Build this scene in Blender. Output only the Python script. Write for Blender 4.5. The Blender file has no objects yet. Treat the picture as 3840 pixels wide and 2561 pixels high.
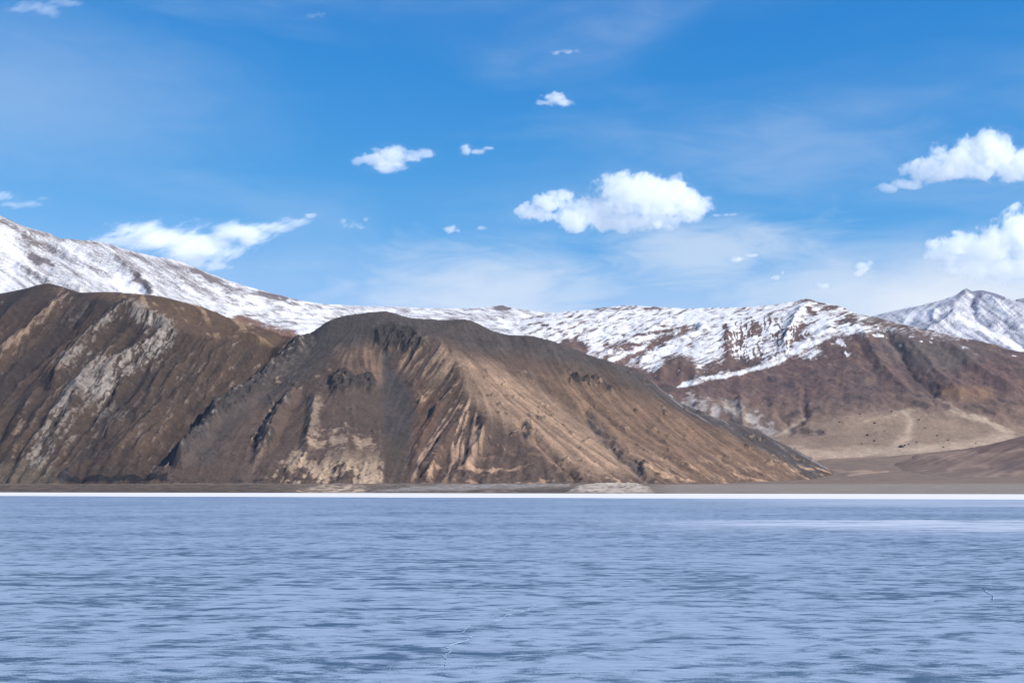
import bpy, math, random
import numpy as np

# ------------------------------------------------------------------ camera, sky, sun, exposure
scene = bpy.context.scene
W_PX, H_PX = 3840.0, 2561.0        # survey picture the bearings were read from
FPX = 4635.0                       # focal length in those pixels
CX, VH = 1920.0, 1836.0            # column of the optical axis, row of the horizon
CAM_H = 8.0

cam_data = bpy.data.cameras.new('camera')
cam = bpy.data.objects.new('camera', cam_data)
scene.collection.objects.link(cam)
scene.camera = cam
cam.location = (0, 0, CAM_H)
cam.rotation_euler = (math.radians(90), 0, 0)
cam_data.sensor_width = 36.0
cam_data.lens = 36.0 * FPX / W_PX
cam_data.shift_y = (VH - H_PX / 2) / W_PX
cam_data.clip_start = 0.5
cam_data.clip_end = 80000.0

SUN_EL, SUN_AZ = math.radians(39), math.radians(117)   # azimuth clockwise from +Y
world = bpy.data.worlds.new('World'); scene.world = world
world.use_nodes = True

sun_data = bpy.data.lights.new('sun', 'SUN')
sun_data.energy = 5.0
sun_data.angle = math.radians(0.53)
sun_data.color = (1.0, 0.935, 0.84)
sun = bpy.data.objects.new('sun', sun_data)
scene.collection.objects.link(sun)
sun.rotation_euler = (math.radians(90) - SUN_EL, 0, math.pi - SUN_AZ)

scene.view_settings.view_transform = 'Standard'
scene.view_settings.look = 'None'
scene.view_settings.exposure = 0.45
scene.view_settings.gamma = 1.0
scene.view_settings.use_curve_mapping = False
scene.cycles.max_bounces = 34
scene.cycles.volume_bounces = 32
scene.cycles.transparent_max_bounces = 48
scene.cycles.use_denoising = True
scene.cycles.use_adaptive_sampling = True
scene.cycles.adaptive_threshold = 0.01
scene.cycles.filter_width = 1.2


class NT:
    """Small builder for node trees."""
    def __init__(self, tree):
        self.t = tree; tree.nodes.clear()
    def n(self, kind, **kw):
        nd = self.t.nodes.new(kind)
        for k, v in kw.items():
            setattr(nd, k, v)
        return nd
    def put(self, sock, v):
        if isinstance(v, bpy.types.NodeSocket):
            self.t.links.new(v, sock)
        elif v is not None:
            if hasattr(sock.default_value, '__len__') and not hasattr(v, '__len__'):
                v = (v,) * len(sock.default_value)
            sock.default_value = v
    def m(self, op, a, b=None, c=None, clamp=False):
        nd = self.n('ShaderNodeMath', operation=op, use_clamp=clamp)
        for i, v in enumerate((a, b, c)):
            self.put(nd.inputs[i], v)
        return nd.outputs[0]
    def vm(self, op, a, b=None, out=0, scale=None):
        nd = self.n('ShaderNodeVectorMath', operation=op)
        self.put(nd.inputs[0], a)
        if b is not None: self.put(nd.inputs[1], b)
        if scale is not None: self.put(nd.inputs['Scale'], scale)
        return nd.outputs[out]
    def noise(self, vec, scale, detail=4, rough=0.5, dist=0.0, color=False):
        nd = self.n('ShaderNodeTexNoise')
        self.put(nd.inputs['Vector'], vec)
        nd.inputs['Scale'].default_value = scale
        nd.inputs['Detail'].default_value = detail
        nd.inputs['Roughness'].default_value = rough
        nd.inputs['Distortion'].default_value = dist
        return nd.outputs['Color' if color else 0]
    def step(self, v, lo, hi, a=0.0, b=1.0):
        nd = self.n('ShaderNodeMapRange', interpolation_type='SMOOTHSTEP')
        for i, x in enumerate((v, lo, hi, a, b)):
            self.put(nd.inputs[i], x)
        return nd.outputs[0]
    def mix(self, f, a, b):
        nd = self.n('ShaderNodeMix', data_type='RGBA')
        self.put(nd.inputs[0], f); self.put(nd.inputs[6], a); self.put(nd.inputs[7], b)
        return nd.outputs[2]
    def scalev(self, vec, xyz):
        return self.vm('MULTIPLY', vec, xyz)


def direction(u, v):
    d = np.array([(u - CX) / FPX, 1.0, (VH - v) / FPX]); return d / np.linalg.norm(d)


# the sky: physical sky, thin cirrus veils, whiter towards the low right
w = NT(world.node_tree)
out = w.n('ShaderNodeOutputWorld'); bg = w.n('ShaderNodeBackground')
sky = w.n('ShaderNodeTexSky', sky_type='NISHITA')
sky.sun_disc = False
sky.sun_elevation = SUN_EL
sky.sun_rotation = SUN_AZ
sky.altitude = 4300
sky.air_density = 1.0
sky.dust_density = 0.35
sky.ozone_density = 1.5
# the thin, dry air of the plateau: deep azure overhead, paler towards the skyline
sp = w.n('ShaderNodeSeparateColor'); w.put(sp.inputs[0], sky.outputs[0])
r_, g_, b_ = [w.m('MULTIPLY', c, 0.12) for c in sp.outputs[:3]]
r_ = w.m('MINIMUM', w.m('MULTIPLY', w.m('POWER', r_, 3.0), 17.9), w.m('MULTIPLY', r_, 1.05))
g_ = w.m('MULTIPLY', g_, 1.26)
b_ = w.m('MULTIPLY', w.m('POWER', b_, 0.49), 1.075)
cc = w.n('ShaderNodeCombineColor')
for i_, c in enumerate((r_, g_, b_)): w.put(cc.inputs[i_], c)
tc = w.n('ShaderNodeTexCoord').outputs['Generated']
v1 = w.noise(w.scalev(tc, (1.6, 1.6, 8.0)), 1.9, 4, 0.5, 0.4)
v2 = w.noise(w.scalev(tc, (6.0, 6.0, 22.0)), 2.3, 6, 0.6, 0.8)
veil = w.m('MULTIPLY', w.step(v1, 0.40, 0.75), w.m('ADD', w.m('MULTIPLY', w.step(v2, 0.25, 0.8), 0.6), 0.4))
veil = w.m('MULTIPLY', veil, 0.22)
def bank(u, v, reach, core, strength, veil):
    """A soft bank of thin cloud far off in one part of the sky."""
    q = w.vm('LENGTH', w.scalev(w.vm('SUBTRACT', tc, tuple(direction(u, v))), (1, 1, 2.8)), out=1)
    q = w.m('ADD', q, w.m('MULTIPLY', w.m('SUBTRACT', v2, 0.5), core))
    return w.m('MAXIMUM', veil, w.m('MULTIPLY', w.step(q, 0.0, reach, 1.0, 0.0), strength))
veil = bank(3600, 1150, 0.20, 0.08, 1.0, veil)
veil = bank(3200, 1120, 0.16, 0.12, 0.72, veil)
veil = bank(1850, 1110, 0.17, 0.18, 0.66, veil)
veil = bank(2500, 1180, 0.20, 0.10, 0.25, veil)
veil = bank(2650, 940, 0.13, 0.18, 0.56, veil)
veil = bank(60, 340, 0.24, 0.10, 0.20, veil)
veil = bank(2950, 570, 0.15, 0.16, 0.20, veil)
col = w.mix(veil, cc.outputs[0], (0.80, 0.86, 0.95, 1))
w.put(bg.inputs['Color'], w.vm('SCALE', col, scale=0.745 / 0.12))
bg.inputs['Strength'].default_value = 0.12
w.put(out.inputs[0], bg.outputs[0])


# ------------------------------------------------------------------ helpers
def tag(o, label, cat=None, kind=None, group=None):
    o['label'] = label
    if cat: o['category'] = cat
    if kind: o['kind'] = kind
    if group: o['group'] = group
    return o

def world_pt(u, v, y):
    return np.array([(u - CX) / FPX * y, y, CAM_H + (VH - v) / FPX * y])

def smooth(a, lo, hi):
    t = np.clip((a - lo) / (hi - lo), 0, 1); return t * t * (3 - 2 * t)

_rng = np.random.RandomState(11)
_perm = _rng.permutation(256); _perm = np.concatenate([_perm, _perm, _perm])
_gr = np.stack([np.cos(np.arange(256) * 2.399963), np.sin(np.arange(256) * 2.399963)], 1).astype(np.float32)

def perlin(x, y, seed=0):
    x = np.asarray(x, np.float64) + seed * 17.13; y = np.asarray(y, np.float64) - seed * 9.71
    xi = np.floor(x).astype(np.int64); yi = np.floor(y).astype(np.int64)
    fx = (x - xi).astype(np.float32); fy = (y - yi).astype(np.float32)
    xi &= 255; yi &= 255
    def g(ix, iy, dx, dy):
        h = _perm[_perm[ix & 255] + (iy & 255)]
        gg = _gr[h]; return gg[..., 0] * dx + gg[..., 1] * dy
    sx_ = fx * fx * fx * (fx * (fx * 6 - 15) + 10); sy_ = fy * fy * fy * (fy * (fy * 6 - 15) + 10)
    a = g(xi, yi, fx, fy); b = g(xi + 1, yi, fx - 1, fy)
    c = g(xi, yi + 1, fx, fy - 1); d = g(xi + 1, yi + 1, fx - 1, fy - 1)
    return (a + sx_ * (b - a)) * (1 - sy_) + (c + sx_ * (d - c)) * sy_

def fbm(x, y, octv=5, seed=0, rough=0.5, ridged=False):
    s = 0; amp = 1.0; tot = 0.0
    for k in range(octv):
        p = perlin(x, y, seed + k) * 1.5
        if ridged: p = 1 - 2 * np.abs(p)
        s = s + amp * p; tot += amp
        amp *= rough; x = x * 2.03; y = y * 2.03
    return s / tot

def lic(noise, dx, dy, L):
    """Noise smeared along the direction field (fall lines)."""
    ny, nx = noise.shape
    J, I = np.meshgrid(np.arange(nx, dtype=np.float32), np.arange(ny, dtype=np.float32))
    acc = noise.copy(); cnt = 1
    for s in (1, -1):
        px, py = J.copy(), I.copy()
        for k in range(L):
            ii = np.clip(py + 0.5, 0, ny - 1).astype(np.int32); jj = np.clip(px + 0.5, 0, nx - 1).astype(np.int32)
            px = px + s * dx[ii, jj]; py = py + s * dy[ii, jj]
            ii = np.clip(py + 0.5, 0, ny - 1).astype(np.int32); jj = np.clip(px + 0.5, 0, nx - 1).astype(np.int32)
            acc += noise[ii, jj]; cnt += 1
    acc /= cnt
    acc -= acc.mean(); acc /= acc.std() + 1e-9
    return acc

def blur(a, n):
    for _ in range(n):
        p = np.pad(a, 1, mode='edge')
        a = (p[1:-1, :-2] + 2 * p[1:-1, 1:-1] + p[1:-1, 2:]) / 4
        p = np.pad(a, 1, mode='edge')
        a = (p[:-2, 1:-1] + 2 * p[1:-1, 1:-1] + p[2:, 1:-1]) / 4
    return a

def resample(pts, step):
    pts = np.asarray(pts, float); out = []
    for a, b in zip(pts[:-1], pts[1:]):
        n = max(1, int(np.linalg.norm((b - a)[:2]) / step))
        for k in range(n): out.append(a + (b - a) * k / n)
    out.append(pts[-1]); return np.array(out)

def rbf(ctrl, X, Y):
    c = np.asarray(ctrl, float)
    _, idx = np.unique(np.round(c[:, :2] / 5.0), axis=0, return_index=True)
    c = c[idx]
    P, z = c[:, :2] / 1000.0, c[:, 2]
    N = len(P)
    D = np.sqrt(((P[:, None] - P[None]) ** 2).sum(-1) + 0.0006)
    A = np.zeros((N + 3, N + 3)); A[:N, :N] = D - np.eye(N) * 1e-4
    A[:N, N] = 1; A[:N, N + 1:] = P; A[N:, :N] = A[:N, N:].T
    sol = np.linalg.solve(A, np.concatenate([z, [0, 0, 0]])).astype(np.float32)
    x = (X.ravel() / 1000.0).astype(np.float32); y = (Y.ravel() / 1000.0).astype(np.float32)
    res = sol[N] + sol[N + 1] * x + sol[N + 2] * y
    for k in range(N):
        res += sol[k] * np.sqrt((x - np.float32(P[k, 0])) ** 2 + (y - np.float32(P[k, 1])) ** 2 + np.float32(0.0006))
    return res.reshape(X.shape)

def srgb(r, g, b):
    c = np.array([r, g, b], np.float32) / 255.0
    return np.where(c <= 0.04045, c / 12.92, ((c + 0.055) / 1.055) ** 2.4).astype(np.float32)


class Relief:
    """A hill as a height field over a map grid, with surface bearings for laying out its geology."""
    def __init__(self, x0, x1, y0, y1, step, lines, points=(), seed=0, resamp=70):
        self.seed = seed; self.step = step
        xs = np.arange(x0, x1 + step, step); ys = np.arange(y0, y1 + step, step)
        self.X, self.Y = np.meshgrid(xs, ys)
        ctrl = []
        for ln in lines:
            ctrl += list(resample([world_pt(*p) if len(p) == 3 else p[3] for p in ln], resamp))
        ctrl += [world_pt(*p) for p in points]
        self.ctrl = ctrl
    def extra(self, pts):
        self.ctrl += [np.asarray(p, float) for p in pts]
    def behind(self, line, steps):
        for p in resample([world_pt(*q) for q in line], 150):
            for dy, f in steps:
                self.ctrl.append(np.array([p[0] * (1 + dy / p[1] * .5), p[1] + dy, p[2] * f]))
    def front(self, line, dy, dz):
        for p in resample([world_pt(*q) for q in line], 150):
            self.ctrl.append(np.array([p[0], p[1] - dy, p[2] - dz]))
    def solve(self):
        self.Z = rbf(self.ctrl, self.X, self.Y)
        self.base()
    def base(self):
        self.U = CX + FPX * self.X / self.Y
        self.V = VH - FPX * (self.Z - CAM_H) / self.Y
        gy, gx = np.gradient(blur(self.Z, 3), self.step)
        g = np.sqrt(gx ** 2 + gy ** 2) + 1e-6
        self.slope = g
        self.dx = (-gx / g).astype(np.float32); self.dy = (-gy / g).astype(np.float32)
        q = fbm(self.X / 90, self.Y / 90, 3, self.seed + 40); r = fbm(self.X / 90, self.Y / 90, 3, self.seed + 50)
        self.Uw = self.U + 16 * q; self.Vw = self.V + 16 * r
    def streak(self, width, L, seed):
        r = np.random.RandomState(seed + self.seed)
        n = blur(r.rand(*self.Z.shape).astype(np.float32), width)
        return lic(n, self.dx, self.dy, L)
    def stroke(self, pts, wid, warp=1.0, taper=False):
        """1 on a line laid over the slope (bearings in survey pixels), falling to 0 at its width."""
        U = self.U + (self.Uw - self.U) * warp; V = self.V + (self.Vw - self.V) * warp
        best = np.full(U.shape, 1e9, np.float32)
        n = len(pts) - 1
        for k in range(n):
            (ax, ay), (bx, by) = pts[k][:2], pts[k + 1][:2]
            w0 = pts[k][2] if len(pts[k]) > 2 else wid; w1 = pts[k + 1][2] if len(pts[k + 1]) > 2 else wid
            ex, ey = bx - ax, by - ay
            t = np.clip(((U - ax) * ex + (V - ay) * ey) / (ex * ex + ey * ey + 1e-9), 0, 1)
            d = np.hypot(U - ax - t * ex, V - ay - t * ey) / (w0 + (w1 - w0) * t)
            best = np.minimum(best, d.astype(np.float32))
        return np.clip(1 - best, 0, 1)
    def poly(self, pts, soft=14, warp=1.0):
        U = self.U + (self.Uw - self.U) * warp; V = self.V + (self.Vw - self.V) * warp
        inside = np.zeros(U.shape, bool); dist = np.full(U.shape, 1e9, np.float32)
        n = len(pts)
        for k in range(n):
            (ax, ay), (bx, by) = pts[k], pts[(k + 1) % n]
            cond = ((ay > V) != (by > V))
            xin = (bx - ax) * (V - ay) / (by - ay if by != ay else 1e-9) + ax
            inside ^= cond & (U < xin)
            ex, ey = bx - ax, by - ay
            t = np.clip(((U - ax) * ex + (V - ay) * ey) / (ex * ex + ey * ey + 1e-9), 0, 1)
            dist = np.minimum(dist, np.hypot(U - ax - t * ex, V - ay - t * ey).astype(np.float32))
        sd = np.where(inside, dist, -dist)
        return smooth(sd, -soft, soft)
    def beds(self, ang, across, along, seed, octv=4, warp=0.5):
        """Noise drawn out along one bearing of the slope face (ang: degrees below the level, to the right)."""
        c_, s_ = math.cos(math.radians(ang)), math.sin(math.radians(ang))
        l = self.U * c_ + self.V * s_; a = -self.U * s_ + self.V * c_
        a = a + warp * across * 2.0 * fbm(self.U / (across * 6), self.V / (across * 6), 3, seed + 5)
        return fbm(a / across, l / along, octv, seed)
    def paint(self, c):
        self.C = np.broadcast_to(np.asarray(c, np.float32), self.X.shape + (3,)).copy()
    def over(self, mask, c):
        m = np.clip(mask, 0, 1)[..., None]
        self.C = self.C * (1 - m) + np.asarray(c, np.float32) * m
    def mult(self, f):
        self.C = self.C * np.asarray(f)[..., None]
    def build(self, name, mat, snow=None):
        lum = (self.C * np.array([0.25, 0.6, 0.15], np.float32)).sum(-1, keepdims=True)
        self.C = (lum + (self.C - lum) * (0.92 if mat is M_NEAR else 1.0)) * np.array([0.86, 0.82, 0.785], np.float32) * (0.88 if mat is M_NEAR else 1.0)
        ny, nx = self.X.shape
        co = np.stack([self.X, self.Y, self.Z], -1).reshape(-1, 3).astype(np.float32)
        i = np.arange(ny * nx).reshape(ny, nx)
        q = np.stack([i[:-1, :-1], i[:-1, 1:], i[1:, 1:], i[1:, :-1]], -1).reshape(-1, 4)
        me = bpy.data.meshes.new(name)
        me.vertices.add(len(co)); me.vertices.foreach_set('co', co.ravel())
        me.loops.add(q.size); me.loops.foreach_set('vertex_index', q.ravel().astype(np.int32))
        me.polygons.add(len(q))
        me.polygons.foreach_set('loop_start', np.arange(0, q.size, 4, dtype=np.int32))
        me.polygons.foreach_set('use_smooth', np.ones(len(q), bool))
        me.update(calc_edges=True)
        a = me.color_attributes.new('rock', 'FLOAT_COLOR', 'POINT')
        rgba = np.concatenate([np.clip(self.C, 0.004, 0.9), np.ones(self.X.shape + (1,), np.float32)], -1)
        a.data.foreach_set('color', rgba.astype(np.float32).ravel())
        s = me.attributes.new('snow', 'FLOAT', 'POINT')
        s.data.foreach_set('value', (np.zeros(self.X.size, np.float32) if snow is None else snow.astype(np.float32).ravel()))
        me.materials.append(mat)
        o = bpy.data.objects.new(name, me); scene.collection.objects.link(o)
        return o


def rock_material(name, grain, spot=1.5, snow_tint=(0.61, 0.61, 0.63, 1)):
    m = bpy.data.materials.new(name); m.use_nodes = True
    t = NT(m.node_tree)
    o = t.n('ShaderNodeOutputMaterial'); b = t.n('ShaderNodeBsdfPrincipled')
    b.inputs['Roughness'].default_value = 0.95
    b.inputs['Specular IOR Level'].default_value = 0.15
    rock = t.n('ShaderNodeVertexColor', layer_name='rock').outputs[0]
    snow = t.n('ShaderNodeAttribute', attribute_name='snow').outputs['Fac']
    P = t.n('ShaderNodeNewGeometry').outputs['Position']
    n1 = t.noise(P, 1.0 / grain, 5, 0.7)
    n2 = t.noise(P, 1.0 / (grain * 6), 4, 0.65)
    f = t.m('ADD', t.m('MULTIPLY', n1, spot), t.m('MULTIPLY', n2, 0.8))
    f = t.m('MAXIMUM', t.m('ADD', f, 0.6 - spot / 2), 0.25)
    rockc = t.vm('SCALE', rock, scale=f)
    n3 = t.noise(P, 2.2 / grain, 5, 0.75)
    sm = t.m('ADD', snow, t.m('MULTIPLY', t.m('SUBTRACT', t.m('ADD', t.m('MULTIPLY', n1, 0.6), t.m('MULTIPLY', n3, 0.4)), 0.5), 1.5))
    sm = t.m('MULTIPLY', t.step(sm, 0.14, 0.88), t.step(snow, 0.04, 0.22))
    t.put(b.inputs['Base Color'], t.mix(sm, rockc, snow_tint))
    bump = t.n('ShaderNodeBump'); bump.inputs['Strength'].default_value = 0.8
    bump.inputs['Distance'].default_value = grain * 0.5
    t.put(bump.inputs['Height'], t.noise(P, 0.5 / grain, 5, 0.65))
    t.put(b.inputs['Normal'], bump.outputs[0])
    t.put(o.inputs[0], b.outputs[0])
    return m

M_NEAR = rock_material('weathered_rock', 11.0)
M_FAR = rock_material('snowy_rock', 18.0, 0.9)
M_GROUND = rock_material('shore_gravel', 7.0, 0.7)

BROWN = srgb(118, 92, 74); TAN = srgb(168, 134, 104); GREY = srgb(88, 84, 84); DARK = srgb(62, 58, 58)
PALE = srgb(186, 178, 170); CREAM = srgb(164, 144, 124); PLUM = srgb(104, 84, 78); SAND = srgb(172, 152, 128)


def stroke_relief(R, items):
    """Spurs (+) and gullies (-) laid over a slope: (points, width, height)."""
    add = 0
    for pts, wid, amp in items:
        m = R.stroke(pts, wid, 0.8)
        add = add + amp * m * (0.6 + 0.4 * m)
    return add


# ------------------------------------------------------------------ ground, shore and valley floor
def build_shore():
    R = Relief(-2600, 3600, 2050, 7000, 10, [], seed=3)
    pts = []
    for u in range(-900, 4800, 190):
        off = 9.5 + 7.0 * max(-500, min(u, 4400)) / 3840.0
        ys = CAM_H * FPX / off
        x = (u - CX) / FPX * ys
        pts += [(x, ys, 0.15), (x, ys - 250, -6.0)]
        v15 = 1815.5
        yt = 4640 if u < 2300 else 4640 - (u - 2300) * 0.38
        p = world_pt(u, v15, yt); pts.append(p)
        b = world_pt(u, 1829, ys + (yt - ys) * 0.45); pts.append(b)
    pts += [world_pt(*p) for p in [(2800, 1806, 5300), (2950, 1802, 5450), (3060, 1785, 5650), (3108, 1766, 5850), (3150, 1740, 6150), (3100, 1720, 6500), (3250, 1714, 6450), (3440, 1702, 6350), (3660, 1692, 6350), (3840, 1688, 6350), (4200, 1690, 6350),
            (3300, 1790, 5200), (3600, 1785, 5150), (3900, 1780, 5100), (4300, 1780, 5100), (3300, 1755, 5800), (3600, 1748, 5800), (4000, 1745, 5800)]]
    for u in range(-900, 2700, 300):
        for y in (5300, 6000, 6900):
            x = (u - CX) / FPX * y; pts.append((x, y, 20.0))
    for u in range(3000, 4500, 250):
        x = (u - CX) / FPX * 6950; pts.append((x, 6950, 120.0))
    R.ctrl = pts; R.solve()
    n = fbm(R.X / 260, R.Y / 120, 4, 2)
    R.Z += np.where(R.Z > 0.5, n * np.clip(R.Z * 0.08, 0, 4), 0)
    # old beach lines: banks stepped and broken
    R.base()
    lf = 1 - smooth(R.U, 2350, 2560)
    st = 7.0 + 2.5 * fbm(R.X / 500, R.Y / 500, 3, 14)
    tz = R.Z / st + 0.7 * fbm(R.X / 120, R.Y / 160, 4, 15)
    fr = tz - np.floor(tz)
    R.Z += lf * smooth(R.Z, 1.0, 4.0) * (1 - smooth(R.Z, 30, 42)) * st * 0.8 * (smooth(fr, 0.35, 0.6) - fr)
    R.Z += lf * smooth(R.Z, 1.5, 5.0) * np.maximum(fbm(R.X / 35, R.Y / 50, 4, 16, 0.6), 0) * 7
    R.base()
    R.paint(srgb(122, 108, 98))
    z = R.Z
    beach = 1 - smooth(z, 24, 34)
    R.over(beach, srgb(138, 130, 122))
    band = 0.5 + 0.5 * np.sin(z * 1.5 + 3 * n)
    R.over(beach * smooth(band, 0.5, 0.9) * 0.45, srgb(112, 106, 104))
    left = smooth(-R.U, -1300, -900)
    R.over(beach * left * 0.9, srgb(92, 84, 74))
    R.over(left * smooth(fbm(R.X / 90, z / 3.0, 3, 8), 0.0, 0.35) * beach * 0.9, srgb(62, 59, 62))
    R.over(lf * beach * smooth(fbm(R.X / 40, R.Y / 40, 4, 18, 0.65), 0.1, 0.4) * 0.6, srgb(78, 72, 68))
    dark_bank = R.stroke([(-60, 1834), (120, 1838), (190, 1846)], 5, .3) + R.poly([(180, 1851), (330, 1832), (520, 1830), (800, 1831), (870, 1840), (880, 1853)], 5, .4)
    R.over(np.clip(dark_bank, 0, 1) * smooth(fbm(R.X / 45, R.Y / 45, 4, 19, 0.6), -0.4, 0.1), srgb(30, 30, 34))  # near-black bank, shade of its steep face painted in
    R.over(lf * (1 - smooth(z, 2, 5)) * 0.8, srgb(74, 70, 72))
    s = R.stroke([(3090, 1724), (3440, 1705), (3700, 1695)], 16)
    R.over(s * 0.4, srgb(150, 130, 112))
    for pts_ in ([(3120, 1762), (3190, 1768), (3270, 1764)], [(3180, 1782), (3260, 1772), (3330, 1768)]):
        R.over(R.stroke(pts_, 6, .4) * 1.2, srgb(160, 140, 122))
    R.over(smooth(fbm(R.X / 400, R.Y / 150, 4, 21), 0.05, 0.4) * 0.5 * (1 - beach), srgb(104, 92, 88))
    g1 = fbm(R.X / 55, z / 2.5 + R.Y / 90, 4, 25, 0.62)
    R.over(lf * beach * 0.75, srgb(96, 84, 75))
    R.over(lf * beach * smooth(g1, 0.05, 0.3) * 0.8, srgb(58, 54, 54))
    R.over(lf * beach * smooth(-g1, 0.12, 0.4) * (1 - left) * 0.7, srgb(150, 142, 134))
    g2 = fbm(R.X / 30, z / 4.0 + R.Y / 60, 4, 24, 0.6)
    bluff = R.poly([(2130, 1846), (2170, 1822), (2250, 1812), (2370, 1810), (2430, 1828), (2446, 1850), (2300, 1852)], 5, .3)
    strip = R.poly([(1370, 1846), (1560, 1822), (1700, 1816), (2130, 1812), (2140, 1822), (1900, 1830), (1600, 1840)], 5, .3)
    rocks_ = R.poly([(1120, 1836), (1200, 1818), (1360, 1818), (1380, 1850), (1120, 1850)], 6, .3)
    ribs_ = fbm(R.U / 13, R.V / 14, 4, 26, 0.6)
    R.Z += bluff * 3 + (bluff + rocks_) * np.maximum(g2, 0) * 7 + bluff * ribs_ * 4
    R.over(bluff * 0.9, srgb(186, 178, 166)); R.over(bluff * smooth(ribs_ + 0.5 * g2, 0.0, 0.35) * .85 * smooth(R.V, 1812, 1826), srgb(108, 94, 82))
    R.over(strip * (0.4 + g2), srgb(164, 162, 162))
    R.over(rocks_ * smooth(g2, -0.1, 0.3), srgb(182, 166, 146))
    R.over(R.poly([(1960, 1844), (1990, 1833), (2110, 1835), (2100, 1846)], 4, .3) * .8, srgb(84, 78, 76))
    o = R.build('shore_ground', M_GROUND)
    tag(o, 'grey gravel shore and flat dark fan between the ice and the hills', 'ground', 'structure')
    return R

R_shore = build_shore()

# broad base land under and beyond everything; unseen, whitened to light the cloud bases
me = bpy.data.meshes.new('land')
me.from_pydata([(-25000, 3900, -12), (25000, 3900, -12), (25000, 36000, -12), (-25000, 36000, -12)], [], [(0, 1, 2, 3)])
land_m = bpy.data.materials.new('bounce_land'); land_m.use_nodes = True
land_m.node_tree.nodes['Principled BSDF'].inputs['Base Color'].default_value = (0.60, 0.60, 0.62, 1)
land_m.node_tree.nodes['Principled BSDF'].inputs['Roughness'].default_value = 0.95
me.materials.append(land_m)
land = bpy.data.objects.new('land', me); scene.collection.objects.link(land)
tag(land, 'unseen land behind and beneath the mountains, whitened to bounce light onto the clouds', 'ground', 'structure')


# ------------------------------------------------------------------ low hill at the right edge
def build_low_hill():
    crest = [(3440, 1706, 6250), (3600, 1691, 6150), (3700, 1677, 6050), (3780, 1655, 6000), (3850, 1636, 5950), (4000, 1590, 5900), (4300, 1540, 5900)]
    toe = [(3360, 1740, 5950), (3450, 1772, 5450), (3600, 1792, 5050), (3850, 1804, 4750), (4300, 1806, 4650)]
    R = Relief(1450, 3500, 4400, 6900, 9, [crest, toe], [(3700, 1742, 5450), (3850, 1725, 5350), (4200, 1690, 5300)], seed=9)
    R.front(toe, 250, 22)
    R.behind(crest, [(200, 0.8), (500, 0.2)])
    for q in [world_pt(3340, 1730, 6200), world_pt(3290, 1750, 5950), world_pt(3330, 1790, 5450)]: R.extra([(q[0], q[1], q[2] - 25), (q[0] - 250, q[1], q[2] - 90)])
    R.solve()
    st = R.streak(2, 26, 1)
    R.Z += st * 1.0 + fbm(R.X / 190, R.Y / 190, 5, 3, ridged=True) * 7 * smooth(R.Z, 60, 160)
    R.paint(srgb(122, 107, 98))
    R.over(smooth(R.V, 1700, 1640) * 0 + smooth(R.Z, 60, 190) * 0.8, srgb(112, 93, 85))
    R.over(smooth(fbm(R.X / 240, R.Y / 240, 4, 13), 0.0, 0.4) * 0.6 * smooth(R.Z, 40, 120), srgb(98, 82, 78))
    for p in ([(3520, 1712), (3600, 1726), (3700, 1712), (3840, 1690)], [(3440, 1716), (3560, 1705), (3660, 1698)], [(3560, 1760), (3620, 1740), (3700, 1752)], [(3660, 1800), (3740, 1790), (3840, 1776)]):
        R.over(smooth(R.stroke(p, 18, .8) + 0.4 * fbm(R.X / 160, R.Y / 160, 3, 88), .1, .9) * 0.6, srgb(150, 130, 116))
    R.over(R.stroke([(3780, 1760), (3900, 1720)], 40) * 0.7, srgb(92, 80, 80))
    R.mult(1 + 0.08 * st)
    o = R.build('low_hill', M_GROUND)
    tag(o, 'low smooth brown rise at the right edge, just above the grey beach', 'hill', 'structure')

build_low_hill()


# ------------------------------------------------------------------ the big rocky hill in the middle
VALLEY = [(1109, 1288, 6480), (1000, 1345, 6350), (850, 1480, 5900), (680, 1640, 5400), (560, 1740, 5060), (480, 1818, 4740)]

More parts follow.
